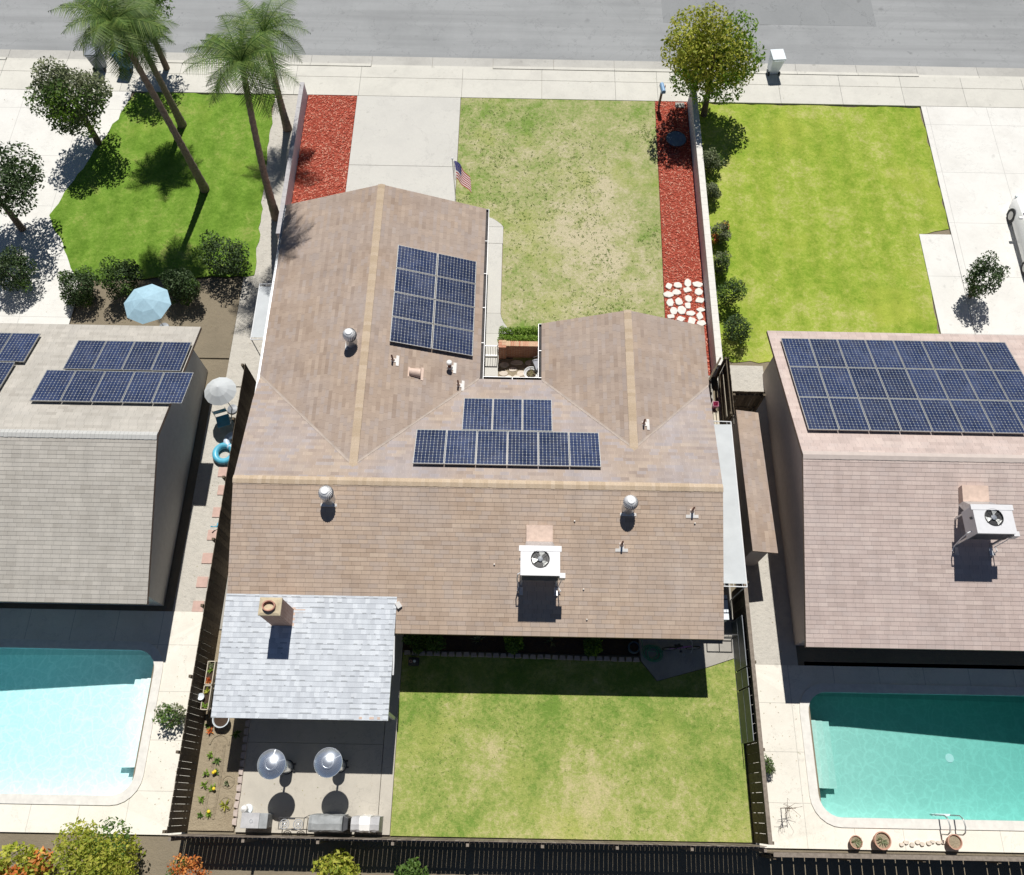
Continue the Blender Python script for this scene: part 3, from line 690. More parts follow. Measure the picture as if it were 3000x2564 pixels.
shingled(mb, [(XW, YTW, ZW), (XW, YF, ZW), (XR, YF, zwe(XR)), (XR, (ZR-zwe(XR))/T, zwe(XR))], (0, 1, 0), (-1, 0, T), 2, 3, uo=.1)
shingled(mb, [(XE, YTE, ZEE), (XE, YG, ZEE), (X2, YG, ZE), (X2, (ZR-ZE)/T, ZE)], (0, 1, 0), (1, 0, T), 2, 3, uo=5.3)
shingled(mb, [(XE, YTE, ZEE), (XE, YG, ZEE), (X3, YG, zee(X3)), (X3, (ZR-zee(X3))/T, zee(X3))], (0, 1, 0), (-1, 0, T), 2, 3, uo=9.1)
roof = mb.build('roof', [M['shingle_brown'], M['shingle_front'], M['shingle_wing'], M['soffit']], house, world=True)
for p0, p1, sa, sb in (((RW+.01, 0, ZR), (-.01, 0, ZR), (0, 1, -T), (0, -1, -T)),
                       ((XW, YTW-.1, ZW+.02), (XW, YF+.01, ZW), (-1, 0, -T), (1, 0, -T)),
                       ((XE, YTE-.1, ZEE+.02), (XE, YG+.01, ZEE), (-1, 0, -T), (1, 0, -T))):
    mb = MB(); ridge_caps(mb, p0, p1, sa, sb); mb.build('ridge_cap', M['ridge'], roof, world=True)
for p0, p1, d in (((XW, YTW, ZW), (XL+.03, (ZR-zww(XL+.03))/T, zww(XL+.03)), (-1, 0)), ((XW, YTW, ZW), (XR-.03, (ZR-zwe(XR-.03))/T, zwe(XR-.03)), (1, 0)),
                  ((XE, YTE, ZEE), (X2+.03, (ZR-zew(X2+.03))/T, zew(X2+.03)), (-1, 0)), ((XE, YTE, ZEE), (X3-.03, (ZR-zee(X3-.03))/T, zee(X3-.03)), (1, 0))):
    p0, p1 = Vector(p0), Vector(p1); n = 14; gv = random.Random(int(p1.x*7)); mb = MB(); up = Vector((0, 0, .02))
    P = []
    for k in range(n+1):
        c = p0.lerp(p1, k/n); w = .055+gv.uniform(-.02, .02)
        P.append((c+Vector((0, w, T*w*0-0)) + Vector((0, 0, -T*0)), c, w))
    for (a_, c0, w0), (b_, c1, w1) in zip(P, P[1:]):
        A0 = c0+Vector((0, w0, 0)); A1 = c1+Vector((0, w1, 0)); B0 = c0+Vector((0, -w0, T*w0)); B1 = c1+Vector((0, -w1, T*w1))
        q = [A0+up, A1+up, c1+up, c0+up]; q2 = [c0+up, c1+up, B1+up, B0+up]
        for f in (q, q2):
            nn = (f[1]-f[0]).cross(f[2]-f[0])
            mb.face(f if nn.z > 0 else f[::-1])
    mb.build('valley_strip', M['valley'], roof, world=True)
for a, b, o in (((XR, EB, ZE-.01), (XR, YF-.02, ZE-.01), (1, 0, 0)), ((X2, EB+.12, ZE-.01), (X2, YG-.02, ZE-.01), (-1, 0, 0)),
                ((XR+.12, EB, ZE-.015), (X2-.0, EB, ZE-.015), (0, 1, 0)), ((XL, 3.6, zww(XL)-.01), (XL, YF-.02, zww(XL)-.01), (-1, 0, 0))):
    mb = MB(); gutter(mb, a, b, o, .09 if o[0] == -1 and a[0] < 0 else .125); mb.build('gutter', [M['whitemetal'], M['gutter_in'] if a[0] > 0 else M['galv']], roof, world=True)
# walls with openings shown as windows and doors
mb = MB()
mb.box(.35, 15.9, -4.1, 4.2, 0, 2.55); mb.box(.36, 7.45, 4.2, 12.2, 0, 2.56); mb.box(10.9, 15.89, 4.2, 6.75, 0, 2.56)
for x, s in ((.35, 1), (15.9, -1)):
    mb.face([(x, -4.1, 2.55), (x, 4.2, 2.55), (x, 0, 3.95)][::s])
mb.face([(.36, 12.2, 2.56), (7.45, 12.2, 2.56), (XW, 12.2, 3.72)][::-1]); mb.face([(10.9, 6.75, 2.56), (15.89, 6.75, 2.56), (XE, 6.75, 3.42)][::-1])
mb.build('wall', M['stucco'], house, world=True)
def window(par, c, w, h, nrm, world=True):
    cx, cy, cz = c; f = MB(); p = MB(); t = .05
    if abs(nrm[1]) > .5:
        s = nrm[1]
        for x0, x1, z0, z1 in ((cx-w/2-t, cx+w/2+t, cz+h/2, cz+h/2+t), (cx-w/2-t, cx+w/2+t, cz-h/2-t, cz-h/2), (cx-w/2-t, cx-w/2, cz-h/2, cz+h/2), (cx+w/2, cx+w/2+t, cz-h/2, cz+h/2), (cx-.02, cx+.02, cz-h/2, cz+h/2)):
            f.box(x0, x1, min(cy, cy+s*.05), max(cy, cy+s*.05), z0, z1)
        p.box(cx-w/2, cx+w/2, min(cy, cy+s*.02), max(cy, cy+s*.02), cz-h/2, cz+h/2)
    else:
        s = nrm[0]
        for y0, y1, z0, z1 in ((cy-w/2-t, cy+w/2+t, cz+h/2, cz+h/2+t), (cy-w/2-t, cy+w/2+t, cz-h/2-t, cz-h/2), (cy-w/2-t, cy-w/2, cz-h/2, cz+h/2), (cy+w/2, cy+w/2+t, cz-h/2, cz+h/2), (cy-.02, cy+.02, cz-h/2, cz+h/2)):
            f.box(min(cx, cx+s*.05), max(cx, cx+s*.05), y0, y1, z0, z1)
        p.box(min(cx, cx+s*.02), max(cx, cx+s*.02), cy-w/2, cy+w/2, cz-h/2, cz+h/2)
    w_ = f.build('window', M['white'], par, world=True); p.build('pane', M['glass'], w_, world=True)
for c, w, h, n in (((8.2, -4.1, 1.5), 1.6, 1.1, (0, -1)), ((12.2, -4.1, 1.5), 1.6, 1.1, (0, -1)), ((15.9, 1.2, 1.5), 1.2, 1.0, (1, 0)), ((13.4, 6.75, 1.45), 1.8, 1.2, (0, 1)), ((.35, -1.5, 1.6), 1.0, .9, (-1, 0)), ((9.3, 4.2, 1.5), 1.2, 1.2, (0, 1))):
    window(house, c, w, h, n)
dr = MB().box(1.4, 6.4, 12.2, 12.24, .03, 2.2).build('garage_door', M['garage'], house, world=True)
mb = MB()
for z in (.5, 1.0, 1.5): mb.box(1.45, 6.35, 12.241, 12.25, z-.01, z+.01)
mb.build('panel_line', M['plastic_grey'], dr, world=True)
dr = MB().box(2.2, 4.2, -4.14, -4.1, .06, 2.15).build('patio_door', M['white'], house, world=True)
mb = MB(); mb.box(2.28, 3.16, -4.15, -4.141, .15, 2.05); mb.box(3.24, 4.12, -4.15, -4.141, .15, 2.05); mb.build('pane', M['glass'], dr, world=True)
# chimney of brick with mortar wash and oval clay flue
ch = MB().box(1.585, 2.245, -4.60, -4.07, 2.6, 4.52).build('chimney', M['brick_ch'], house, world=True)
mb = MB(); b0 = [(1.57, -4.615), (2.26, -4.615), (2.26, -4.055), (1.57, -4.055)]
i0 = [mb.vert((x, y, 4.521)) for x, y in b0]; i1 = [mb.vert((x, y, 4.58)) for x, y in b0]
it = [mb.vert((1.915+(x-1.915)*.72, -4.335+(y+4.335)*.72, 4.62)) for x, y in b0]
for A, B in ((i0, i1), (i1, it)):
    for k in range(4): mb.iface((A[k], A[(k+1) % 4], B[(k+1) % 4], B[k]))
mb.iface(it); mb.iface(i0[::-1]); mb.build('chimney_cap', M['mortar'], ch, world=True)
mb = MB(); prof = [(.205, 4.60), (.205, 4.74), (.165, 4.74), (.165, 4.2)]
mb.lathe(prof, (1.90, -4.34, 0), 28, 0, False, False, 1.0, .82)
mb.lathe([(.001, 4.2), (.165, 4.2)], (1.90, -4.34, 0), 28, 1, False, False, 1., .82)
mb.build('flue', [M['clay'], M['black']], ch, smooth=True, world=True)
mb = MB()
for x0, x1, y0, y1 in ((2.245, 2.30, -4.62, -4.05), (1.53, 1.585, -4.62, -4.05), (1.53, 2.30, -4.07, -3.98), ):
    mb.slab([(x0, y0, 2.985+.03*0+.1115*(y0+4.0)), (x1, y0, 2.985+.1115*(y0+4.0)), (x1, y1, 2.985+.1115*(y1+4.0)), (x0, y1, 2.985+.1115*(y1+4.0))], .012)
mb.slab([(2.30, -4.18, 2.985+.1115*-.18), (2.62, -4.18, 2.985+.1115*-.18), (2.62, -4.06, 2.985+.1115*-.06), (2.30, -4.06, 2.985+.1115*-.06)], .02)
mb.build('flashing', M['flash'], ch, world=True)

# patio cover
PT, PY0, PY1 = .1115, -3.60, -7.45
def zp(y): return 2.58+PT*(y-PY1)
cov = thing('patio_cover', 'pale grey shingled patio roof at the back left of the house', 'patio cover', (2.8, -5.6, 0))
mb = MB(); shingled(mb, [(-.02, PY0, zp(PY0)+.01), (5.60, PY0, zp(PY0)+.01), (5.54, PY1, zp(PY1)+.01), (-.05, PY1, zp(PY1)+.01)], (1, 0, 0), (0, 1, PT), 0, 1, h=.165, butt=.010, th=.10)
g = random.Random(8)                                     # laminated tabs
k = 0
while PY1+.02+k*.164 < PY0-.2:
    y = PY1+k*.164; x = -.02
    while x < 5.45:
        w = g.uniform(.10, .30)
        if g.random() < .62 and x+w < 5.5:
            z0 = zp(y)+.01+.0145; z1 = zp(y+.158)+.01+.0055
            mb.face([(x, y, z0), (x+w, y, z0), (x+w, y+.158, z1), (x, y+.158, z1)], 0, [(x, k*.165+.045), (x+w, k*.165+.045), (x+w, k*.165+.16), (x, k*.165+.16)])
            mb.face([(x, y, z0-.012), (x+w, y, z0-.012), (x+w, y, z0), (x, y, z0)], 2)
        x += w
    k += 1
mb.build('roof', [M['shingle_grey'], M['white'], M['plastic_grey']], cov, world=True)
for x in (.1, 2.8, 5.4): MB().box(x-.05, x+.05, PY1+.25, PY1+.35, .05, 2.35).build('post', M['white'], cov, world=True)
MB().box(0, 5.48, PY1+.22, PY1+.38, 2.35, 2.49).build('beam', M['white'], cov, world=True)
MB().tube([(5.575, -4.85, zp(-4.85)-.02), (5.60, -5.6, zp(-5.6)-.08), (5.60, -6.05, zp(-6.05)-.12)], .028, 8).build('drain_pipe', M['whitemetal'], cov, world=True)
for x0, w in ((4.62, .10), (4.95, .14), (5.2, .09)):
    mb = MB(); mb.face([(x0, PY1+.03, zp(PY1+.03)+.032), (x0+w, PY1+.03, zp(PY1+.03)+.032), (x0+w, PY1+.10, zp(PY1+.10)+.032), (x0, PY1+.10, zp(PY1+.10)+.032)])
    mb.build('bare_patch', M['flash'], cov, world=True)
MB().obox((5.66, -3.86, zb(-3.86)+.06), (.16, .2, .1), Euler((.3, 0, .6)).to_matrix()).build('corner_flashing', M['flashwhite'], cov, world=True)

# ------------------------------------------------------------------ solar panels
def make_panel():
    t = thing('solar_panel', 'x', 'solar panel', group='solar panels on the brown roof')
    W2, L2 = .523, .7795; mb = MB()
    for a in (-1, 1):
        mb.box(a*W2-(.013 if a > 0 else 0), a*W2+(0 if a > 0 else .013), -L2, L2, -.023, .023)
        mb.box(-W2+.013, W2-.013, a*L2-(.013 if a > 0 else 0), a*L2+(0 if a > 0 else .013), -.023, .023)
    mb.build('frame', M['alu'], t)
    MB().box(-W2+.013, W2-.013, -L2+.013, L2-.013, -.01, .014).build('backsheet', M['backsheet'], t)
    mb = MB(); s = .1262; c = .015; hs = .0600
    for i in range(8):
        for j in range(12):
            x, y = (i-3.5)*s, (j-5.5)*s
            mb.face([(x+a, y+b, .0175) for a, b in ((hs, -hs+c), (hs, hs-c), (hs-c, hs), (-hs+c, hs), (-hs, hs-c), (-hs, -hs+c), (-hs+c, -hs), (hs-c, -hs))])
    mb.build('solar_cells', M['cell'], t)
    for y in (-.42, .42):
        mb = MB(); mb.box(-W2, W2, y-.02, y+.02, -.065, -.0235)
        for x in (-.3, .3): mb.box(x-.03, x+.03, y-.03, y+.03, -.13, -.0651)
        mb.build('mounting_rail', M['dark'], t)
    return t
panel = make_panel(); _first = [True]
def slope_rot(up):           # local y = up-slope
    y = Vector(up).normalized(); n = Vector((0, 0, 1)); x = y.cross(n).normalized(); z = x.cross(y)
    return Matrix((x, y, z)).transposed().to_euler()
def put_panel(p, rot, label, group=None):
    if _first[0]: _first[0] = False; o = panel; o.location = p; o.rotation_euler = rot; o['label'] = label
    else: o = dup(panel, None, p, rot, label)
    if group: o['group'] = group
    return o
OFF = .145; cs = 1/math.sqrt(1+T*T); L6 = 1.066
rot = slope_rot((0, -1, T))
ordn = ['leftmost', 'second from left', 'third from left', 'fourth from left', 'fifth from left', 'rightmost']
for i in range(6):
    y = .70+.78*cs; put_panel((5.9475+.523+i*L6, y, zf(y)+OFF), rot, 'dark blue solar panel, %s in the row of six' % ordn[i])
for i in range(3):
    y = .70+1.585*cs+.78*cs; put_panel((5.9475+.523+(i+1.48)*L6, y, zf(y)+OFF), rot, 'dark blue solar panel, %s in the upper row of three' % ('leftmost', 'middle one', 'rightmost')[i])
rot = slope_rot((-1, 0, T))
rown = ['nearest the street', 'second from the street', 'third from the street', 'farthest from the street']
for j in range(4):
    for i in range(2):
        x = 4.755+(.78+i*1.59)*cs; y = 5.60+.523+(3-j)*1.076
        put_panel((x, y, zwe(x)+OFF), rot, 'dark blue solar panel in the block of eight, row %s, %s side' % (rown[j], ('ridge', 'gutter')[i]))

# ------------------------------------------------------------------ roof vents and pipes
def make_turbine():
    t = thing('turbine_vent', 'x', 'roof vent', group='white turbine vents on the brown roof')
    mb = MB(); mb.slab([(-.27, -.25, -.25*T+.03), (.27, -.25, -.25*T+.03), (.27, -.16, -.16*T+.03), (-.27, -.16, -.16*T+.03)], .03)
    mb.build('flashing', M['flashwhite'], t)
    mb = MB(); mb.lathe([(.235, -.08), (.205, .12), (.19, .36)], (0, 0, 0), 24); mb.build('neck', M['galv'], t, smooth=True)
    mb = MB(); n = 22; H0, H1 = .36, .80
    prof = [(.20, 0.), (.245, .25), (.262, .45), (.24, .68), (.17, .88), (.10, .96)]
    for k in range(n):
        a0 = 2*math.pi*k/n
        rows = []
        for r, h in prof:
            tw = a0+h*.55; z = H0+(H1-H0)*h
            A = (r*math.cos(tw), r*math.sin(tw), z); b = tw+2*math.pi/n*.86
            B = ((r-.045*(1-h*.7))*math.cos(b), (r-.045*(1-h*.7))*math.sin(b), z-.004)
            rows.append((mb.vert(A), mb.vert(B)))
        for p, q in zip(rows, rows[1:]): mb.iface((p[0], p[1], q[1], q[0]))
    mb.build('turbine_fins', M['turb'], t, smooth=True)
    mb = MB(); mb.lathe([(.12, .775), (.118, .79), (.10, .80), (.05, .806), (.012, .808)], (0, 0, 0), 24); mb.sphere((0, 0, .815), .018, 8, 6)
    mb.build('turbine_cap', M['turb'], t, smooth=True)
    mb = MB(); mb.lathe([(.17, .36), (.17, .7)], (0, 0, 0), 16); mb.build('core', M['dark'], t)
    return t
tv = make_turbine(); tv.location = (3.23, -.58, zb(-.58)); tv['label'] = 'white turbine roof vent on the back slope, left of the cooling unit'
dup(tv, None, (13.20, -.70, zb(-.70)), None, 'white turbine roof vent on the back slope, right of the cooling unit')
q = dup(tv, None, (3.39, 5.53, zww(3.39)), (0, 0, R(90-180)), 'white turbine roof vent on the left front wing, across the ridge from the panels')
def make_pipe():
    t = thing('vent_pipe', 'x', 'vent pipe', group='thin vent pipes through the brown roof')
    mb = MB(); mb.tube([(0, 0, -.1), (0, 0, .36)], .034, 10, 0, False); mb.lathe([(.034, .36), (.026, .36), (.026, .2)], (0, 0, 0), 10, 0, False, True); mb.build('pipe', M['pipebrown'], t, smooth=True)
    mb = MB(); mb.lathe([(.085, .0), (.05, .09), (.035, .12)], (0, 0, 0), 12); mb.build('collar', M['flash'], t, smooth=True)
    mb = MB(); 
    for x0, x1, y0, y1 in ((-.21, .21, -.22, -.12), (-.075, .075, -.12, .06)):
        mb.slab([(x0, y0, y0*T+.032), (x1, y0, y0*T+.032), (x1, y1, y1*T+.032), (x0, y1, y1*T+.032)], .02)
    mb.build('flashing', M['flashwhite'], t)
    return t
vp = make_pipe(); vp.location = (12.99, -1.86, zb(-1.86)); vp['label'] = 'thin rusty vent pipe on the back slope, below the right turbine vent'
dup(vp, None, (15.33, -.76, zb(-.76)), None, 'thin rusty vent pipe near the right gable edge, back slope')
for x, y, lab, f, rz in ((4.90, 4.92, 'thin rusty vent pipe below the block of eight panels, ridge side', zwe, 90), (7.27, 4.35, 'thin rusty vent pipe just above the left valley line', zwe, 90), (13.93, 2.60, 'thin rusty vent pipe on the right front wing, near its valley', zee, 90)):
    dup(vp, None, (x, y, f(x)), (0, 0, R(rz)), lab)
t = thing('flue_pipe', 'short wide flue pipe with white cap beside the lower solar panels', 'flue pipe', (6.93, 5.03, zwe(6.93)), R(90))
mb = MB(); mb.tube([(0, 0, -.1), (0, 0, .36)], .075, 14); mb.build('pipe', M['pipebrown'], t, smooth=True)
mb = MB(); mb.lathe([(.105, .355), (.105, .40), (.07, .43)], (0, 0, 0), 18); mb.build('cap', M['flashwhite'], t, smooth=True)
mb = MB(); mb.lathe([(.13, -.03), (.09, .1)], (0, 0, 0), 14); mb.slab([(-.22, -.24, -.24*T+.03), (.22, -.24, -.24*T+.03), (.22, -.13, -.13*T+.03), (-.22, -.13, -.13*T+.03)], .02); mb.slab([(-.09, -.13, -.13*T+.031), (.09, -.13, -.13*T+.031), (.09, 0, .031), (-.09, 0, .031)], .02)
mb.build('flashing', M['flashwhite'], t)
t = thing('hood_vent', 'low curved flesh coloured hood vent below the block of eight panels', 'roof vent', (5.72, 4.55, zwe(5.72)), 0)
mb = MB(); n = 10; A = []
for x, sc in ((-.21, .75), (.20, 1.0)):
    A.append([mb.vert((x, -.19*math.cos(math.pi*k/n)*sc, -T*x+.02+.20*sc*math.sin(math.pi*k/n))) for k in range(n+1)])
for k in range(n): mb.iface((A[0][k], A[1][k], A[1][k+1], A[0][k+1]))
mb.iface(A[0]); mb.iface(A[1][::-1]); mb.build('hood', M['flash'], t)
mb = MB(); mb.slab([(.20, -.26, -T*.20+.03), (.29, -.26, -T*.29+.03), (.29, .26, -T*.29+.03), (.20, .26, -T*.20+.03)], .02); mb.build('flange', M['flash'], t)
mb = MB(); mb.slab([(-.26, -.2, T*.26+.03), (-.20, -.2, T*.20+.03), (-.20, .2, T*.20+.03), (-.26, .2, T*.26+.03)], .02)
mb.build('flange', M['flash'], t)

# rooftop cooling unit
AX, AY = 10.255, -2.74
ac = thing('cooling_unit', 'white rooftop air conditioner with top fan on the brown back slope', 'air conditioner', (AX, AY, zb(AY)), 0)
ZT = 4.65-zb(AY); ZB = ZT-.72
mb = MB(); mb.box(-.605, .605, -.46, .46, ZB, ZT-.05)
mb.build('cabinet', M['acwhite'], ac, bevel=.012)
mb = MB(); n = 36; r = .30; cy = .06
sq = []
for k in range(n):
    a = 2*math.pi*k/n; c, s = math.cos(a), math.sin(a); m = max(abs(c)/.625, abs(s)/.48); sq.append((c/m, max(-.48, min(.48, s/m))))
for k in range(n):
    j = (k+1) % n
    mb.face([(r*math.cos(2*math.pi*k/n), cy+r*math.sin(2*math.pi*k/n), ZT), (*sq[k], ZT), (*sq[j], ZT), (r*math.cos(2*math.pi*j/n), cy+r*math.sin(2*math.pi*j/n), ZT)])
    mb.face([(*sq[k], ZT), (*sq[k], ZT-.05), (*sq[j], ZT-.05), (*sq[j], ZT)])
for sx in (-1, 1):
    for sy in (-1, 1): mb.face([(sx*.625, sy*.48, ZT), (sx*.625, sy*.30, ZT), (sx*.45, sy*.48, ZT)][::sx*sy*-1] if False else [(sx*.625, sy*.48, ZT-.001), (sx*.45, sy*.48, ZT-.001), (sx*.625, sy*.30, ZT-.001)])
mb.box(-.675, .675, .30, .485, ZT-.055, ZT+.012)
mb.build('top_panel', M['acwhite'], ac)
mb = MB(); mb.lathe([(r, ZT+.006), (r-.015, ZT+.010), (r-.02, ZT-.02), (r-.02, ZT-.045)], (0, cy, 0), 36, 0, False, False); mb.lathe([(.001, ZT-.0455), (r-.02, ZT-.045)], (0, cy, 0), 36, 0, False, False)
mb.build('fan_shroud', M['black'], ac)
mb = MB(); mb.lathe([(.085, ZT-.03), (.085, ZT+.005), (.06, ZT+.012)], (0, cy, 0), 20); mb.build('fan_hub', M['plastic_grey'], ac, smooth=True)
for k in range(3):
    a0 = R(80+120*k); P = []
    for rr_, w0, w1 in ((.08, -.25, .30), (.17, -.38, .34), (.265, -.46, .30)):
        P.append(((rr_*math.cos(a0+w0), cy+rr_*math.sin(a0+w0), ZT-.034), (rr_*math.cos(a0+w1), cy+rr_*math.sin(a0+w1), ZT-.006)))
    mb = MB()
    for A, B in zip(P, P[1:]): mb.face([A[0], B[0], B[1], A[1]])
    mb.build('fan_blade', M['blade'], ac)
mb = MB()
for k in range(4):
    a = R(35+90*k); mb.bar((.05*math.cos(a), cy+.05*math.sin(a), ZT+.012), ((r+.02)*math.cos(a), cy+(r+.02)*math.sin(a), ZT+.012), .008)
for q in (.2, .28): mb.torus((0, cy, ZT+.014), q, .003, 32, 5)
mb.build('fan_guard', M['dark'], ac)
mb = MB(); mb.box(-.58, .58, -.47, -.461, ZB+.03, ZT-.14)
for k in range(10): mb.box(-.57, .57, -.478, -.4705, ZB+.06+k*.05, ZB+.075+k*.05)
mb.build('front_grille', M['acgrey'], ac)
for sx in (-1, 1):
    mb = MB(); mb.box(sx*.57-.03, sx*.57+.03, -.45, -.39, -.45*T, ZB); mb.box(sx*.57-.06, sx*.57+.06, -.75, -.36, -.56*T-.03, -.56*T+.03)
    mb.xf(Matrix.Identity(4)); mb.build('leg', M['galv'], ac)
    mb = MB(); mb.box(sx*.57-.03, sx*.57+.03, .36, .42, .39*T-.03, ZB); mb.build('leg', M['galv'], ac)
mb = MB(); mb.box(-.43, .43, .86, 1.37, 1.1*T-.45, 1.1*T+.02); mb2 = mb
P = [(-.435, .86, .86*T+.30), (.435, .86, .86*T+.30), (.435, 1.38, 1.38*T+.26), (-.435, 1.38, 1.38*T+.26)]
mb = MB(); mb.slab(P, .32); mb.build('duct', M['flash'], ac)
mb = MB(); A = [(-.435, .86, .86*T-.05), (.435, .86, .86*T-.05), (.435, .86, .86*T+.295), (-.435, .86, .86*T+.295)]; B = [(-.50, .461, ZB+.05), (.50, .461, ZB+.05), (.50, .461, ZT-.12), (-.50, .461, ZT-.12)]
ia = [mb.vert(p) for p in A]; ib = [mb.vert(p) for p in B]
for k in range(4): mb.iface((ia[k], ia[(k+1) % 4], ib[(k+1) % 4], ib[k]))
mb.iface(ia[::-1]); mb.iface(ib); mb.build('duct_transition', M['galv'], ac)
MB().box(.61, .80, -.50, -.34, ZB+.25, ZB+.55).build('switch_box', M['acwhite'], ac)
mb = MB(); mb.tube([(.66, -.42, ZB+.25), (.70, -.46, ZB+.0), (.64, -.5, -.02), (.72, -.62, -.2*.33), (.66, -.70, -.22)], .016, 6); mb.build('conduit', M['whitemetal'], ac, smooth=True)
mb = MB(); mb.tube([(-.61, -.30, ZB+.35), (-.70, -.34, ZB+.30), (-.72, -.40, ZB-.1), (-.66, -.48, -.10), (-.70, -.62, -.19)], .020, 6); mb.build('pipe', M['whitemetal'], ac, smooth=True)
MB().box(-.66, -.61, .05, .12, ZT-.22, ZT-.16).build('bracket', M['black'], ac)
# small pale stones lying on the roof
for x, y in ((8.78, -2.55), (11.42, -1.15), (11.74, -3.27), (11.86, -4.2), (15.42, -1.15)):
    mb = MB(); mb.sphere((0, 0, .03), .03, 8, 6); o = mb.build('pebble', M['stone_pale']); o.location = (x, y, zb(y)+.012)
    tag(o, 'small pale pebble lying on the brown back slope', 'pebble', 'pebbles on the back slope')

# ------------------------------------------------------------------ fences and walls
def fence(label, p0, p1, H, pitch=.15, gap=.012, mat='wood_dark', side=1, posts=2.4, rails=(.35, 1.45), cap=False, jitter=.015, name='wood_fence', seed=1, z0=0., tight=1e9):
    p0, p1 = Vector((*p0, z0)), Vector((*p1, z0)); L = (p1-p0).length; d = (p1-p0)/L; nrm = Vector((-d.y, d.x, 0))*side; g = random.Random(seed)
    t = thing(name, label, 'fence', p0); Rm = Matrix((d, nrm, Vector((0, 0, 1)))).transposed()
    mb = MB(); k = 0
    while k*pitch < L-.02:
        w = min(pitch-(gap if (k*pitch < tight) else .003), L-k*pitch); h = H+g.uniform(-jitter, jitter)
        mb.obox(Rm@Vector((k*pitch+w/2, g.uniform(-.003, .003), h/2)), (w, .018, h), Rm); k += 1
    mb.build('boards', M[mat], t)
    for z in rails:
        MB().obox(Rm@Vector((L/2, .045, z)), (L, .04, .09), Rm).build('rail', M[mat], t)
    n = max(1, round(L/posts))
    for i in range(n+1):
        MB().obox(Rm@Vector((min(max(i*L/n, .045), L-.045), .112, H*.49)), (.09, .09, H*.98), Rm).build('post', M[mat], t)
    if cap: MB().obox(Rm@Vector((L/2, .02, H+.035)), (L, .13, .035), Rm).build('cap_board', M['wood_old'], t)
    return t
fence('long dark board fence along the left side yard', (-1.12, -10.8), (-1.12, 5.7), 1.8, .21, .009, 'wood_dark', 1, 2.4, (.35, 1.5), seed=2, tight=6.2)
fence('weathered board fence across the back of the yard', (-1.1, -10.86), (17.4, -10.86), 1.7, .15, .006, 'wood_old', -1, 2.4, (.35, 1.4), seed=3)
fe = fence('long dark board fence with grey top board along the right of the back yard', (17.48, -10.8), (17.48, -2.5), 1.72, .30, .011, 'wood_dark', -1, 2.4, (.45, 1.35), True, seed=4)
fence('dark board fence behind the terracotta pots by the right pool', (17.62, -11.06), (34, -11.06), 1.5, .37, .024, 'wood_dark', -1, 2.4, (.4, 1.2), True, seed=5)
ft = fence('dark board fence beside the open side gate, right of the house', (17.72, 3.95), (17.72, 6.42), 1.75, .14, .006, 'wood_dark', 1, 2.4, (.3, 1.5), seed=6)
MB().box(17.61, 17.625, 4.0, 6.2, .95, 1.10).build('rail', M['wood_pale'], ft, world=True)
fence('dark wooden fence between the lean-to and the right lawn', (17.75, 4.9), (19.0, 4.9), 1.75, .15, .01, 'wood_dark', -1, 1.2, (.4, 1.5), seed=7)
t = thing('side_gate', 'dark wooden gate set at an angle between house and block wall', 'gate', (16.84, 5.38, 0), math.atan2(1.02, .55))
mb = MB()
for k in range(8): mb.box(k*.143, k*.143+.137, -.01, .01, .05, 1.75)
mb.build('boards', M['wood_dark'], t)
mb = MB(); mb.box(0, 1.14, -.06, -.011, 1.62, 1.75); mb.box(0, 1.14, -.06, -.011, .2, .3); mb.bar((.05, -.035, .3), (1.1, -.035, 1.6), .05, .08); mb.build('brace', M['wood_dark'], t)
MB().box(1.0, 1.06, -.09, -.061, .95, 1.1).build('latch', M['black'], t)
def block_wall(label, x0, x1, y0, y1, H, capw=.03, capm='blockcap'):
    t = thing('block_wall', label, 'wall', ((x0+x1)/2, (y0+y1)/2, 0))
    mb = MB(); mb.box(x0, x1, y0, y1, -.05, H-.05); mb.build('wall_face', M['blockwall'], t, world=True)
    mb = MB(); y = y0
    while y < y1-.01:
        mb.box(x0-capw, x1+capw, y+.003, min(y+.4, y1)-.003, H-.05, H); y += .4
    mb.build('coping', M[capm], t, world=True)
    return t
block_wall('low pale block wall left of the driveway mulch bed', -1.06, -.89, 12.6, 21.4, .85, .012, 'greycap')
block_wall('long white capped block wall right of the front lawn', 17.45, 17.66, 6.45, 21.4, 1.0)

# brick courtyard wall, hedge, gate
t = thing('brick_wall', 'low brick wall with brick coping closing the small courtyard', 'wall', (9.6, 7.25, 0))
MB().box(8.98, 10.9, 7.17, 7.37, 0, .93).build('wall_face', M['brick_wall'], t, world=True)
MB().box(8.68, 8.98, 7.09, 7.42, 0, .93).build('pillar', M['brick_wall'], t, world=True)
mb = MB(); x = 8.99
while x < 10.88: mb.box(x, x+.072, 7.155, 7.385, .931, .995); x += .083
for i in range(2):
    for j in range(3): mb.box(8.67+i*.16, 8.67+i*.16+.15, 7.08+j*.117, 7.08+j*.117+.107, .931, .995)
mb.build('coping', M['brick_top'], t, world=True)
MB().box(8.69, 10.9, 7.175, 7.365, .931, .975).build('mortar_bed', M['mortar'], t, world=True)
t = thing('metal_gate', 'small white railed metal gate with thin bars beside the brick pillar', 'gate', (8.34, 7.2, 0))
mb = MB(); mb.box(-.30, .30, -.02, .02, .86, .90); mb.box(-.30, .30, -.02, .02, .08, .12); mb.box(-.30, -.27, -.02, .02, .04, .9); mb.box(.27, .30, -.02, .02, .04, .9); mb.build('frame', M['whitemetal'], t)
mb = MB()
for k in range(5): mb.tube([(-.2+k*.1, 0, .12), (-.2+k*.1, 0, .86)], .008, 6)
mb.build('bars', M['dark'], t)
g = random.Random(4)
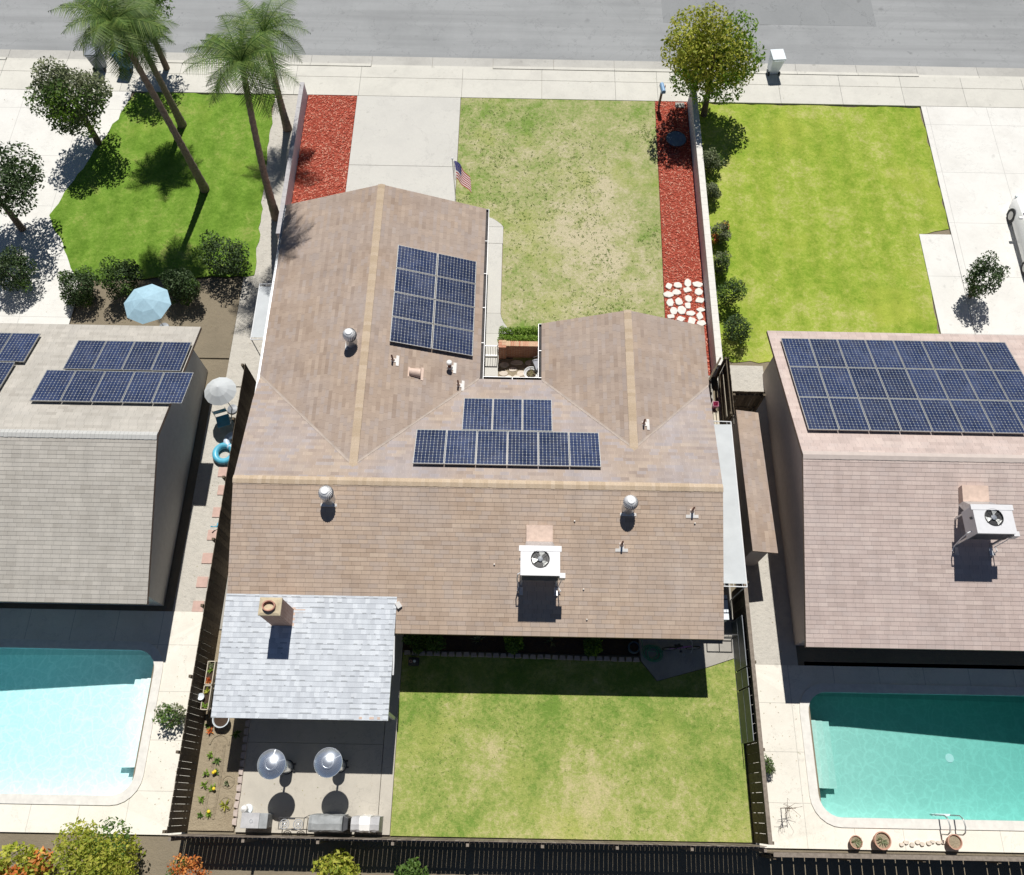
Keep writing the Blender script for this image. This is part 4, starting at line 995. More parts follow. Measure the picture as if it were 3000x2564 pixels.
def leaves(mb, blobs, n, size, g, mats=3, up=.35, flat=1.0, inner=.5, aspect=.5):
    tot = [b[3]*b[4]*b[5] for b in blobs]; S = sum(tot)
    for b, w in zip(blobs, tot):
        for _ in range(max(4, int(n*w/S))):
            while True:
                d = Vector((g.gauss(0, 1), g.gauss(0, 1), g.gauss(0, 1)))
                if d.length > .1: break
            d.normalize(); rad = inner+(1.05-inner)*g.random()**.6
            p = Vector((b[0]+d.x*b[3]*rad, b[1]+d.y*b[4]*rad, b[2]+d.z*b[5]*rad))
            nrm = (d*.6+Vector((g.gauss(0, .6), g.gauss(0, .6), g.gauss(0, .6)))+Vector((0, 0, up))).normalized()
            a = nrm.orthogonal().normalized(); a = Matrix.Rotation(g.uniform(0, 6.28), 3, nrm)@a; c = nrm.cross(a); L = size*g.uniform(.45, 1.4)
            mb.face([p-a*L/2, p+c*L*aspect/2, p+a*L/2+nrm*(-L*.1), p-c*L*aspect/2], b[6] if len(b) > 6 else 0)
def blobby(c, r, n, g, mi=1, k=.55, sq=1.0):
    out = [(c[0], c[1], c[2], r[0]*.75, r[1]*.75, r[2]*.75, 0)]
    for i in range(n):
        d = Vector((g.gauss(0, 1), g.gauss(0, 1), g.gauss(0, .8))).normalized()
        s = g.uniform(.28, .5)*k/.55
        out.append((c[0]+d.x*r[0]*.72, c[1]+d.y*r[1]*.72, c[2]+d.z*r[2]*.72, r[0]*s, r[1]*s, r[2]*s, g.randrange(mi)))
    return out
def shrub(name, label, cat, loc, r, n, size, mats, seed, stems=3, group=None, lobes=8, rz=None):
    g = random.Random(seed); t = thing(name, label, cat, loc, 0, group); rz = rz or r
    mb = MB(); leaves(mb, blobby((0, 0, rz*1.02), (r, r, rz), lobes, g, len(mats)), n, size, g); mb.build('foliage', [M[m] for m in mats], t)
    mb = MB()
    for k in range(stems):
        a = g.uniform(0, 6.28); mb.tube([(0.03*math.cos(a), .03*math.sin(a), -.02), (.3*r*math.cos(a), .3*r*math.sin(a), rz*.6), (.5*r*math.cos(a), .5*r*math.sin(a), rz*1.2)], [.025*(.5+r), .018*(.5+r), .006], 6)
    mb.build('stem', M['bark'], t)
    return t
t = thing('hedge', 'bright green clipped hedge in front of the brick courtyard wall', 'hedge', (9.55, 7.92, 0))
mb = MB(); gg = random.Random(21)
bl = [(-.74+.165*i+gg.uniform(-.03, .03), y_+gg.uniform(-.03, .03), .46+gg.uniform(-.03, .05), .17, .19, .36, 0) for i in range(10) for y_ in (-.22, .20)]
leaves(mb, bl, 8000, .07, gg); mb.build('foliage', M['leaf_hedge'], t)
mb = MB()
for i in range(8): mb.tube([(-.7+.2*i, 0, -.01), (-.68+.2*i, .05, .5)], [.015, .006], 5)
mb.build('stem', M['bark'], t)
# courtyard flagstones
def blob_poly(cx, cy, rx, ry, g, n=7, j=.22):
    a0 = g.uniform(0, 6.28); return [(cx+rx*(1+g.uniform(-j, j))*math.cos(a0+6.283*k/n), cy+ry*(1+g.uniform(-j, j))*math.sin(a0+6.283*k/n)) for k in range(n)]
def smooth_poly(P, it=2, t=.75):
    for _ in range(it):
        Q = []
        for i in range(len(P)):
            a, b = P[i], P[(i+1) % len(P)]; Q += [(a[0]*t+b[0]*(1-t), a[1]*t+b[1]*(1-t)), (a[0]*(1-t)+b[0]*t, a[1]*(1-t)+b[1]*t)]
        P = Q
    return P
def stone(name, P, z, m, label, group, h=.05, cat='stone'):
    cx = sum(p[0] for p in P)/len(P); cy = sum(p[1] for p in P)/len(P); mb = MB(); n = len(P)
    for s, zz in ((1., -.01), (1., h*.7), (.93, h)):
        for x, y in P: mb.vert(((x-cx)*s, (y-cy)*s, zz))
    for r in range(2):
        for i in range(n): j = (i+1) % n; mb.iface((r*n+i, r*n+j, (r+1)*n+j, (r+1)*n+i))
    mb.iface([2*n+i for i in range(n)]); mb.iface([n-1-i for i in range(n)])
    o = mb.build(name, m); o.location = (cx, cy, z); return tag(o, label, cat, group)
gg = random.Random(31)
for cx, cy, rx, ry in ((8.90, 6.42, .21, .14), (9.10, 6.18, .17, .19), (9.42, 6.2, .17, .17), (9.28, 6.62, .19, .13), (9.60, 6.42, .20, .15), (9.98, 6.55, .20, .13), (10.22, 6.38, .15, .15), (9.45, 6.92, .30, .13), (8.92, 6.82, .22, .16), (9.98, 6.93, .22, .13), (8.85, 6.0, .2, .16), (9.75, 6.03, .18, .15), (10.25, 6.02, .2, .16), (9.35, 5.75, .25, .2), (8.9, 5.6, .2, .18), (9.9, 5.65, .22, .18)):
    stone('flagstone', smooth_poly(blob_poly(cx, cy, rx, ry, gg, 6, .15)), .01, M['flagstone'], 'tan flagstone set in the courtyard floor', 'courtyard flagstones', .025, 'flagstone')
# stepping stones in the mulch
for x, y in ((15.93, 10.81), (16.32, 10.86), (16.76, 10.98), (17.17, 10.93), (15.90, 10.38), (16.24, 10.50), (16.71, 10.64), (17.20, 10.53), (15.95, 9.97), (16.32, 10.02), (16.74, 10.18), (17.22, 10.11), (16.69, 9.83), (16.07, 9.56), (16.40, 9.60), (17.21, 9.64), (16.79, 9.46), (17.15, 9.32), (15.93, 9.28), (16.33, 9.16), (16.80, 9.06), (17.2, 8.98), (16.0, 8.9), (16.55, 8.72)):
    r = gg.uniform(.195, .225); v = gg.random() < .45
    stone('stepping_stone', smooth_poly(blob_poly(x, y, r*(.85 if v else 1.1), r*(1.05 if v else .78), gg, gg.choice((4, 5, 5, 6)), .18), 1, .84), .03, M['stone_pale'], 'pale flat stepping stone set in the red mulch', 'stepping stones in the right mulch bed', .05, 'stone')
# courtyard bowl planter and chair
t = thing('planter_bowl', 'round white rimmed planter bowl with dry stems in the courtyard corner', 'planter', (10.02, 6.27, .0))
mb = MB(); mb.lathe([(.20, .02), (.27, .18), (.30, .34), (.31, .36), (.285, .37), (.26, .33), (.2, .30)], (0, 0, 0), 30, 0, True, False); mb.build('bowl', M['whitemetal'], t, smooth=True)
mb = MB(); mb.lathe([(.001, .265), (.245, .27)], (0, 0, 0), 24, 0, False, False); mb.build('soil', M['darksoil'], t)
mb = MB(); gx = random.Random(9)
for k in range(70):
    a = gx.uniform(0, 6.28); r0 = gx.uniform(0, .2); b = gx.uniform(0, 6.28); mb.bar((r0*math.cos(a), r0*math.sin(a), .29), (r0*math.cos(a)+.09*math.cos(b), r0*math.sin(a)+.09*math.sin(b), .29+gx.uniform(.02, .1)), .008)
mb.build('dry_plant', M['dry'], t)
t = thing('patio_chair', 'black metal chair with grey cushions under the courtyard eave', 'chair', (10.36, 6.66, .02), R(110))
mb = MB()
for sx in (-.26, .26):
    mb.tube([(sx, .25, 0), (sx, .22, .3), (sx, .18, .62), (sx, -.2, .66), (sx, -.28, .5), (sx, -.3, 0)], .014, 6); mb.tube([(sx, -.22, .42), (sx, -.32, .95)], .014, 6)
mb.tube([(-.26, -.32, .95), (.26, -.32, .95)], .014, 6); mb.tube([(-.26, .22, .38), (.26, .22, .38)], .014, 6); mb.build('frame', M['black'], t, smooth=True)
MB().box(-.25, .25, -.22, .24, .39, .47).build('seat', M['cushion'], t, bevel=.02)
MB().obox((0, -.255, .70), (.48, .07, .44), Euler((R(-10), 0, 0)).to_matrix()).build('backrest', M['cushion'], t, bevel=.02)

# ------------------------------------------------------------------ flag, mailbox, mesh table, water meter box
t = thing('flag_pole', 'slim white flag pole with striped flag at the driveway edge', 'flag pole', (6.56, 15.0, 0))
mb = MB(); mb.tube([(0, 0, 0), (0, 0, 2.92)], .022, 8); mb.build('pole', M['whitemetal'], t, smooth=True)
mb = MB(); mb.sphere((0, 0, 2.96), .045, 10, 8); mb.build('finial', M['whitemetal'], t, smooth=True)
mb = MB(); mb.box(-.04, .04, -.04, .04, 0, .12); mb.build('base_sleeve', M['whitemetal'], t)
nx, nz = 26, 13; FW, FH = 1.32, 1.08; mb = MB(); V = []
for j in range(nz+1):
    row = []
    for i in range(nx+1):
        s = i/nx*FW; zz = 2.80-FH*j/nz
        a = s*.9; x = .07+.56*s-.06*s*s+.045*math.sin(s*5.2+j*.12); y = -.14*s-.22*s*s*.3+.05*math.sin(s*4.4+1+j*.1); z = zz-.20*s-.20*s*s
        row.append(mb.vert((x, y, z)))
    V.append(row)
for j in range(nz):
    for i in range(nx):
        mi = 2 if (i < nx*.4 and j < 7) else (0 if j % 2 == 0 else 1)
        mb.iface((V[j][i], V[j+1][i], V[j+1][i+1], V[j][i+1]), mi)
pts = [p.copy() for p in mb.v]
for rj in range(9):
    for ci in range(6 if rj % 2 == 0 else 5):
        fx = (ci*2+1+(0 if rj % 2 == 0 else 1))/12*.4*nx; fz = (rj+1)/10*7
        i, j = int(fx), int(fz); A = pts[V[j][i]]; B = pts[V[j][min(i+1, nx)]]; C = pts[V[min(j+1, nz)][i]]
        e1 = B-A; e2 = C-A; p = A+e1*(fx-i)+e2*(fz-j); n = e1.cross(e2).normalized()
        for sg in (1, -1):
            P = []
            for q in range(10):
                ang = math.pi/2+q*math.pi/5; rr_ = .030 if q % 2 == 0 else .013
                P.append(p+n*.004*sg+e1.normalized()*rr_*math.cos(ang)-e2.normalized()*rr_*math.sin(ang))
            mb.face(P if sg < 0 else P[::-1], 1)
fl = mb.build('flag', [M['flagred'], M['flagwhite'], M['flagblue']], t, smooth=False)
MB().box(.045, .075, -.012, .012, 1.66, 2.82).build('flag_hoist', M['whitecloth'], t)
MB().tube([(.0, 0, 2.80), (.06, 0, 2.80)], .008, 6).build('clip', M['whitemetal'], t); MB().tube([(.0, 0, 1.68), (.06, 0, 1.68)], .012, 6).build('clip', M['whitemetal'], t)

t = thing('mailbox', 'blue mailbox on a leaning grey post at the sidewalk edge', 'mailbox', (16.06, 21.15, 0), R(8))
mb = MB(); mb.box(-.045, .045, -.045, .045, -.02, 1.02); mb.build('post', M['wood_old'], t)
mb = MB(); n = 10; A = []
for y in (-.26, .26):
    A.append([mb.vert((-.095, y, 1.03)), mb.vert((.095, y, 1.03))]+[mb.vert((.095*math.cos(math.pi*k/n), y, 1.14+.095*math.sin(math.pi*k/n))) for k in range(n+1)])
m_ = len(A[0])
for k in range(m_): mb.iface((A[0][k], A[0][(k+1) % m_], A[1][(k+1) % m_], A[1][k]))
mb.iface(A[0][::-1]); mb.iface(A[1]); mb.build('box', M['mailblue'], t)
MB().box(.097, .107, -.05, .05, 1.10, 1.28).build('signal_flag', M['flagred'], t)
t = thing('round_table', 'round dark mesh garden table in tree shade on the mulch', 'table', (16.68, 18.75, 0))
mb = MB(); mb.lathe([(.46, .40), (.48, .415), (.46, .43), (.445, .42)], (0, 0, 0), 36, 0, True, False); mb.build('rim', M['dark'], t, smooth=True)
mb = MB(); mb.lathe([(.445, .405), (.445, .418), (.001, .419)], (0, 0, 0), 36, 0, False, False)
for k in range(-10, 11):
    y = k*.042; L = math.sqrt(max(0, .44*.44-y*y)); mb.box(-L, L, y-.004, y+.004, .4195, .424)
mb.build('top', M['tablemesh'], t)
for k in range(3):
    a = R(30+120*k); MB().tube([(.1*math.cos(a), .1*math.sin(a), .40), (.3*math.cos(a), .3*math.sin(a), 0)], .014, 6).build('leg', M['dark'], t)
mb = MB(); mb.box(-.22, .22, -.16, .16, 0, .05); o = mb.build('meter_box', M['pad'], bevel=.015); o.location = (17.08, 21.22, .012); tag(o, 'small grey concrete meter box lid in the mulch corner by the wall', 'meter box')

# ------------------------------------------------------------------ trees
def tree(name, label, cat, base, crown, rad, n, size, mats, seed, trunk=.16, group=None, lobes=14):
    g = random.Random(seed); t = thing(name, label, cat, base, 0, group); c = Vector(crown)-Vector(base)
    mb = MB(); B = blobby(c, rad, lobes, g, len(mats)); leaves(mb, B, n, size, g); mb.build('crown', [M[m] for m in mats], t)
    mb = MB(); mid = Vector((c.x*.35, c.y*.35, c.z*.5)); mb.tube([(0, 0, -.05), mid, c+Vector((0, 0, rad[2]*.3))], [trunk, trunk*.75, trunk*.2], 10)
    for b in B[1:7]: mb.tube([mid+Vector((0, 0, .1)), (mid+Vector(b[:3]))/2+Vector((0, 0, .2)), Vector(b[:3])], [trunk*.45, trunk*.3, trunk*.08], 6)
    mb.build('trunk', M['bark'], t, smooth=True)
    return t
tree('broadleaf_tree', 'lime green leafy tree overhanging the sidewalk at the right wall end', 'tree', (18.2, 20.7, 0), (17.9, 20.75, 3.35), (2.1, 1.9, 2.05), 13000, .165, ['leaf_lime', 'leaf_lime', 'leaf_hedge'], 3)
def palm(label, base, H, lean, fr, seed, frond=1.7, group='palm trees on the left lawn'):
    g = random.Random(seed); t = thing('palm_tree', label, 'palm tree', base, 0, group)
    top = Vector((lean[0], lean[1], H)); mb = MB(); pts = []; rs = []
    for k in range(41):
        s = k/40; pts.append((lean[0]*s**1.4, lean[1]*s**1.4, H*s-.05*(k == 0))); rs.append(.15-.05*s+.018*(k % 2)+(.07*(1-s)**6))
    mb.tube(pts, rs, 10); mb.build('trunk', M['palmbark'], t, smooth=True)
    mb = MB()
    for k in range(fr):
        a = 2*math.pi*k/fr*2.618+g.uniform(-.2, .2); el = R(g.uniform(-25, 70)); L = frond*g.uniform(.8, 1.1); prev = None; m = 18
        dr = Vector((math.cos(a), math.sin(a), 0)); sd = Vector((-math.sin(a), math.cos(a), 0)); P = []
        for i in range(m+1):
            s = i/m; e = el-s*1.35; 
            P.append((P[-1]+(dr*math.cos(e)+Vector((0, 0, math.sin(e))))*L/m) if P else top+Vector((0, 0, .05)))
        mb.tube(P, [.016*(1-i/m)+.003 for i in range(m+1)], 4)
        for i in range(2, m+1):
            s = i/m; w = L*.30*math.sin(math.pi*(.12+.86*s)) ; d = (P[i]-P[i-1]).normalized()
            for sg in (-1, 1):
                for q in (0., .5):
                    b = P[i-1].lerp(P[i], q); tip = b+sd*sg*w*g.uniform(.8, 1.1)+d*w*.55+Vector((0, 0, -.25*w-g.uniform(0, .08)))
                    mb.face([b-d*.020, b+d*.020, tip])
    mb.build('crown', M['palm'], t)
    return t
palm('tall palm nearest the low wall, shading the left roof edge', (-1.45, 14.1, 0), 8.3, (.80, .25), 34, 1, 2.15)
palm('palm by the sidewalk behind the low wall', (-1.6, 19.3, 0), 5.0, (.15, .45), 22, 2, 2.1)
palm('tall palm standing in the middle of the left lawn', (-4.9, 15.6, 0), 8.6, (-.5, .2), 46, 3, 2.1)
palm('palm on the far side of the left lawn', (-6.6, 19.4, 0), 5.2, (-.2, .1), 40, 4, 1.9)
tree('broadleaf_tree', 'round grey green tree between the left driveway and lawn', 'tree', (-10.3, 18.2, 0), (-10.3, 18.4, 2.6), (1.65, 1.6, 1.6), 9000, .15, ['leaf_grey', 'leaf_mid', 'leaf_hedge'], 7)
tree('broadleaf_tree', 'yellowing tree at the top edge by the street, left', 'tree', (-8.0, 23.0, 0), (-8.0, 23.2, 3.8), (1.5, 1.4, 1.5), 5200, .15, ['leaf_mid', 'leaf_lime', 'leaf_mid'], 8)
tree('broadleaf_tree', 'dark tree at the left end of the neighbouring lawn', 'tree', (-12.6, 13.2, 0), (-12.6, 13.4, 3.0), (2.0, 1.9, 1.8), 9000, .15, ['leaf_dark', 'leaf_mid'], 9)
for x, y, r, s, lab in ((-3.1, 11.2, 1.0, 41, 'dark shrub against the side fence by the white canopy'), (-4.7, 9.9, .8, 42, 'dark shrub right of the pale blue parasol'), (-7.2, 10.0, .85, 43, 'dark shrub left of the pale blue parasol'), (-9.0, 9.7, .8, 44, 'dark shrub near the neighbouring driveway corner'), (-11.8, 10.2, .9, 45, 'dark shrub at the left picture edge by the driveway')):
    shrub('shrub', lab, 'shrub', (x, y, 0), r*1.08, 4200, .105, ['leaf_dark', 'leaf_mid'], s)
for i, (x, y, r, s) in enumerate(((18.15, 17.2, .52, 51), (18.05, 15.6, .42, 52), (18.2, 13.3, .48, 53), (18.1, 11.6, .50, 54), (18.3, 10.0, .62, 55), (18.4, 8.3, .68, 56))):
    shrub('shrub', ['leafy grey green shrub behind the wall, nearest the lime tree', 'second shrub along the wall from the lime tree', 'reddish shrub behind the wall, third from the lime tree', 'shrub behind the wall beside the stepping stones, street side', 'dark shrub behind the wall level with the stepping stones', 'large dark shrub behind the wall end near the side gate'][i], 'shrub', (x, y, 0), r, 2000, .09, [['leaf_grey', 'leaf_mid'], ['leaf_grey'], ['leaf_grey', 'leaf_red'], ['leaf_grey', 'leaf_mid'], ['leaf_dark', 'leaf_mid'], ['leaf_dark', 'leaf_mid']][i], s, rz=r*1.25)
shrub('shrub', 'tall dark conifer shrub beside the white car', 'shrub', (28.9, 10.6, 0), .85, 2600, .12, ['leaf_dark'], 61, rz=1.2)
shrub('shrub', 'yellow green bush beyond the back fence, below the left pool', 'shrub', (-3.6, -11.95, 0), 1.5, 6500, .13, ['leaf_lime', 'leaf_lime', 'leaf_mid'], 62, rz=1.35, lobes=12)
shrub('shrub', 'second yellow green bush at the bottom left corner', 'shrub', (-5.9, -12.0, 0), 1.1, 2200, .17, ['leaf_lime', 'leaf_orange'], 66, rz=1.1)
shrub('shrub', 'orange flowering bush beyond the back fence', 'shrub', (-.45, -12.0, 0), .62, 1600, .10, ['leaf_orange', 'leaf_orange', 'leaf_mid'], 63, rz=1.25)
shrub('shrub', 'lime bush beyond the back fence behind the grill', 'shrub', (4.1, -11.75, 0), .72, 1600, .13, ['leaf_lime'], 64, rz=1.1)
shrub('shrub', 'mid green bush beyond the back fence right of the lime bush', 'shrub', (6.5, -12.0, 0), .65, 1500, .13, ['leaf_mid'], 65, rz=1.0)
for i, (x, y, r) in enumerate(((6.0, -4.55, .42), (6.75, -4.6, .46), (9.45, -4.62, .40), (12.25, -4.62, .42))):
    shrub('bush', ['round bush in the back bed, against the patio', 'round bush in the back bed, second from the patio', 'round bush in the middle of the back bed', 'round bush in the back bed nearest the hose'][i], 'bush', (x, y, .03), r, 1300, .085, ['leaf_mid', 'leaf_hedge'], 70+i, group='bushes in the shaded back bed', rz=r*.95)
def tuft(label, cat, loc, n, L, m, seed, spread=.9, group=None, name='plant', flower=None, w=.02):
    g = random.Random(seed); t = thing(name, label, cat, loc, 0, group); mb = MB()
    for k in range(n):
        a = g.uniform(0, 6.28); e = g.uniform(.35, 1.35); l = L*g.uniform(.6, 1.15); d = Vector((math.cos(a), math.sin(a), 0)); s = Vector((-math.sin(a), math.cos(a), 0))*w*g.uniform(.7, 1.3)
        m1 = d*l*.5*math.cos(e)*spread+Vector((0, 0, l*.5*math.sin(e)+.02)); m2 = d*l*math.cos(e)*spread*1.05+Vector((0, 0, l*.75*math.sin(e)))
        mb.face([Vector((0, 0, 0)), m1-s, m2, m1+s])
    mb.build('foliage', M[m], t)
    if flower:
        for q in range(flower):
            mb = MB(); fx, fy = g.uniform(-.07, .07), g.uniform(-.07, .07); mb.sphere((fx, fy, L*.8), .055, 10, 6, 0, .6); mb.build('flower', M['petal'], t, smooth=True)
    return t
for i, x in enumerate((8.22, 10.85)): tuft(['spiky tuft in the back bed between left bushes', 'spiky tuft in the back bed between right bushes'][i], 'plant', (x, -4.42, .03), 16, .34, 'leaf_grey', 80+i, 1.0, 'tufts in the back bed')
for i, (x, y, L, m, fl_) in enumerate(((-.73, -8.42, .20, 'leaf_hedge', 0), (-.46, -8.6, .20, 'leaf_mid', 0), (-.76, -9.0, .22, 'leaf_hedge', 0), (-.46, -8.97, .18, 'leaf_mid', 3), (-.77, -9.37, .20, 'leaf_hedge', 0), (-.47, -9.45, .18, 'leaf_hedge', 1), (-.79, -9.79, .19, 'leaf_hedge', 0), (-.48, -10.23, .20, 'leaf_hedge', 1), (-.75, -10.27, .16, 'leaf_mid', 0), (.0, -9.30, .18, 'leaf_grey', 0), (.02, -9.98, .26, 'leaf_lime', 0), (-.95, -7.5, .18, 'leaf_mid', 0), (-.83, -7.68, .20, 'leaf_red', 0), (.08, -7.75, .24, 'leaf_mid', 0))):
    lab = ['seedling nearest the fence, topmost of the green ones', 'bluish seedling beside the topmost green one', 'larger seedling level with the yellow flowers', 'seedling with a cluster of yellow flowers', 'seedling left of the lone yellow flower', 'seedling with one yellow flower, middle of the bed', 'seedling below the middle flower, by the fence', 'seedling with one yellow flower, near the bed end', 'small seedling at the bed end by the fence', 'grey seedling inside the small soil ring', 'pale yellow seedling in the lower soil ring', 'sprout beside the big pot', 'brown sprout below the big pot', 'shaded plant along the scalloped edging'][i]
    tuft(lab, 'plant', (x, y, .03), 18, L, m, 100+i, 1.0, 'garden bed plants', 'garden_plant', fl_, .022)
# soil rings and furrows
mb = MB()
for cx, cy, r in ((.0, -9.26, .20), (.02, -9.95, .22)): mb.torus((cx, cy, .015), r, .035, 22, 6)
for x in (-.62, -.30): mb.tube([(x, -8.05, .012), (x+.02, -9.2, .018), (x-.02, -10.4, .012)], .05, 6)
mb.torus((-.48, -8.1, .012), .32, .045, 20, 6, 0, None, math.pi)
tag(mb.build('soil_ridges', M['soil'], smooth=True), kind='structure')
# bed edging
def edging(p, rz, label, group, g, big=1.):
    mb = MB(); w = .115*big
    P = [(-w, -.06), (w, -.06), (w*.72, .085), (-w*.72, .085)]
    mb.prism(P, 0, .11); o = mb.build('edging_block', M['edging'], bevel=.008); o.location = p; o.rotation_euler = (g.uniform(-.04, .04), g.uniform(-.04, .04), rz+g.uniform(-.08, .08)); return tag(o, label, 'edging block', group)
gg = random.Random(77); x = 5.72
while x < 14.1:
    edging((x, -4.93-.012*(x-5.7)+gg.uniform(-.01, .01), .02), 0, 'tapered concrete edging block along the shaded back bed', 'edging blocks of the back bed', gg); x += .262
y = -4.6
while y > -10.6:
    edging((.40-.004*(y+4.6), y, .02), R(90), 'tapered pink edging block between garden bed and patio', 'edging blocks beside the patio', gg, 1.05); y -= .255

# ------------------------------------------------------------------ back yard things
def heater(label, loc, seamy, rz):
    t = thing('patio_heater', label, 'patio heater', loc, rz, 'steel patio heaters')
    mb = MB(); mb.lathe([(.23, 0), (.23, .04), (.215, .05)], (0, 0, 0), 28); mb.build('base', M['dark'], t, smooth=True)
    mb = MB(); mb.lathe([(.205, .05), (.205, .70), (.185, .76), (.12, .82), (.05, .84)], (0, 0, 0), 28); mb.build('tank_housing', M['chrome'], t, smooth=True)
    MB().tube([(0, 0, .84), (0, 0, 1.72)], .035, 12).build('pole', M['chrome'], t, smooth=True)
    mb = MB(); mb.lathe([(.06, 1.72), (.10, 1.76), (.10, 2.02), (.06, 2.08)], (0, 0, 0), 20); mb.build('burner', M['galv'], t, smooth=True)
    mb = MB(); n = 40; prof = [(.445, 2.10), (.43, 2.125), (.20, 2.205)]
    mb.lathe(prof, (0, 0, 0), n, 0, False, False); mb.lathe([(.445, 2.10), (.20, 2.195)], (0, 0, 0), n, 0, False, False)
    mb.lathe([(.205, 2.205), (.205, 2.225), (.16, 2.232), (.155, 2.222), (.11, 2.235), (.001, 2.238)], (0, 0, 0), n, 0, False, False)
    mb.torus((0, 0, 2.104), .443, .008, 44, 6)
    mb.build('reflector', M['chrome'], t, smooth=True)
    for k in range(seamy):
        mb = MB(); a = R(20+k*360/seamy); mb.bar((.21*math.cos(a), .21*math.sin(a), 2.206), (.43*math.cos(a), .43*math.sin(a), 2.13), .012, .004)
        mb.build('seam', M['chrome'], t)
    for sx in (-1, 1):
        MB().tube([(.215, sx*.1, .10), (.29, sx*.1, .10)], .03, 8).build('wheel', M['dark'], t)
    return t
heater('steel patio heater on the patio, left of the pair', (1.93, -8.77, .05), 6, 0)
heater('steel patio heater on the patio, right of the pair', (3.70, -8.69, .05), 3, R(10))
t = thing('storage_box', 'grey covered storage box at the left end of the patio row', 'storage box', (1.2, -10.4, .05))
mb = MB(); mb.prism([(-.36, -.22), (.45, -.22), (.45, .2), (-.36, .2)], 0, .72); mb.build('body', M['grillcover'], t, bevel=.03)
MB().box(-.38, .2, -.24, .22, .721, .75).build('lid', M['greycloth'], t, bevel=.012)
MB().box(.205, .47, -.24, .21, .721, .745).build('side_flap', M['grillcover'], t, bevel=.012)
mb = MB(); mb.torus((-.05, -.03, .758), .05, .01, 18, 6); mb.build('badge', M['galv'], t)
t = thing('folded_parasol', 'folded white parasol standing behind the storage box', 'parasol', (.80, -10.08, .05))
mb = MB(); mb.lathe([(.16, 0), (.15, .06), (.03, .09)], (0, 0, 0), 20); mb.build('base', M['plastic_white'], t, smooth=True)
mb = MB(); mb.lathe([(.03, .09), (.03, .4), (.13, .42), (.10, .55), (.02, .62)], (0, 0, 0), 14); mb.build('cloth', M['whitecloth'], t)
t = thing('camp_stove', 'two burner metal camp stove on thin legs beside the grill', 'stove', (2.41, -10.48, .05))
mb = MB()
for x in (-.40, .40):
    for y in (-.17, .17): mb.tube([(x, y, 0), (x, y, .60)], .012, 6)
for y in (-.17, .17): mb.tube([(-.40, y, .60), (.40, y, .60)], .012, 6)
for x in (-.40, .40): mb.tube([(x, -.17, .60), (x, .17, .60)], .012, 6)
mb.tube([(.40, .17, .60), (.58, .26, .66)], .010, 6); mb.tube([(-.1, .15, .58), (.1, .15, .58)], .03, 8); mb.build('frame', M['dark'], t)
for x in (-.22, .22):
    mb = MB(); mb.torus((x, -.02, .60), .145, .014, 24, 6); mb.torus((x, -.02, .57), .08, .014, 20, 6)
    for k in range(4): a = R(45+90*k); mb.bar((x+.03*math.cos(a), -.02+.03*math.sin(a), .61), (x+.16*math.cos(a), -.02+.16*math.sin(a), .61), .012)
    mb.sphere((x, -.02, .56), .04, 8, 6); mb.build('burner', M['galv'], t)
def cover(mb, w, d, h, g, n=12, m=6, sag=.04, flare=.06, horns=0.):
    R_ = []
    rows = [(-d/2-flare, 0), (-d/2, h*.92), (-d/2+.06, h), (0, h+.05), (d/2-.06, h), (d/2, h*.92), (d/2+flare, 0)]
    for i in range(n+1):
        x = -w/2+w*i/n; e = abs(2*i/n-1)
        R_.append([mb.vert((x+g.uniform(-.008, .008), y+g.uniform(-.012, .012), max(0, z-sag*math.sin(math.pi*i/n)*(z > h*.5)*(-.8)+(horns*max(0, (e-.72)/.28)**2 if z > h*.8 else 0)))) for y, z in rows])
    for A, B in zip(R_, R_[1:]):
        for k in range(len(rows)-1): mb.iface((A[k], B[k], B[k+1], A[k+1]))
    mb.iface(R_[0][::-1]); mb.iface(R_[-1]); mb.iface([r[0] for r in R_][::-1]+[r[-1] for r in R_][::1]) if False else None
gg = random.Random(6)
t = thing('covered_grill', 'large barbecue grill under a dark grey fitted cover', 'grill', (3.60, -10.46, .05))
mb = MB(); cover(mb, 1.06, .48, .98, gg, 14, 6, .03, .05, .10); mb.build('cover', M['grillcover'], t)
mb = MB(); mb.box(.535, .68, -.2, .2, .55, .60); mb.prism([(.535, -.24), (.70, -.16), (.70, .18), (.535, .25)], .05, .99); mb.build('side_shelf', M['dark'], t, bevel=.02)
MB().box(-.48, .48, -.2, .2, 0, .3).build('cart', M['dark'], t)
t = thing('covered_smoker', 'smaller cooker under a grey cover with a broad white stripe', 'grill', (4.80, -10.46, .05))
mb = MB(); cover(mb, .30, .44, .88, gg, 4, 6, 0, .03); mb.move((-.27, 0, 0)); mb.build('cover', M['greycloth'], t)
mb = MB(); cover(mb, .34, .47, .93, gg, 5, 6, 0, .04); mb.move((.02, 0, 0)); mb.build('white_stripe', M['whitecloth'], t)
mb = MB(); cover(mb, .32, .44, .88, gg, 5, 6, 0, .03); mb.move((.32, 0, 0)); mb.build('cover', M['greycloth'], t)
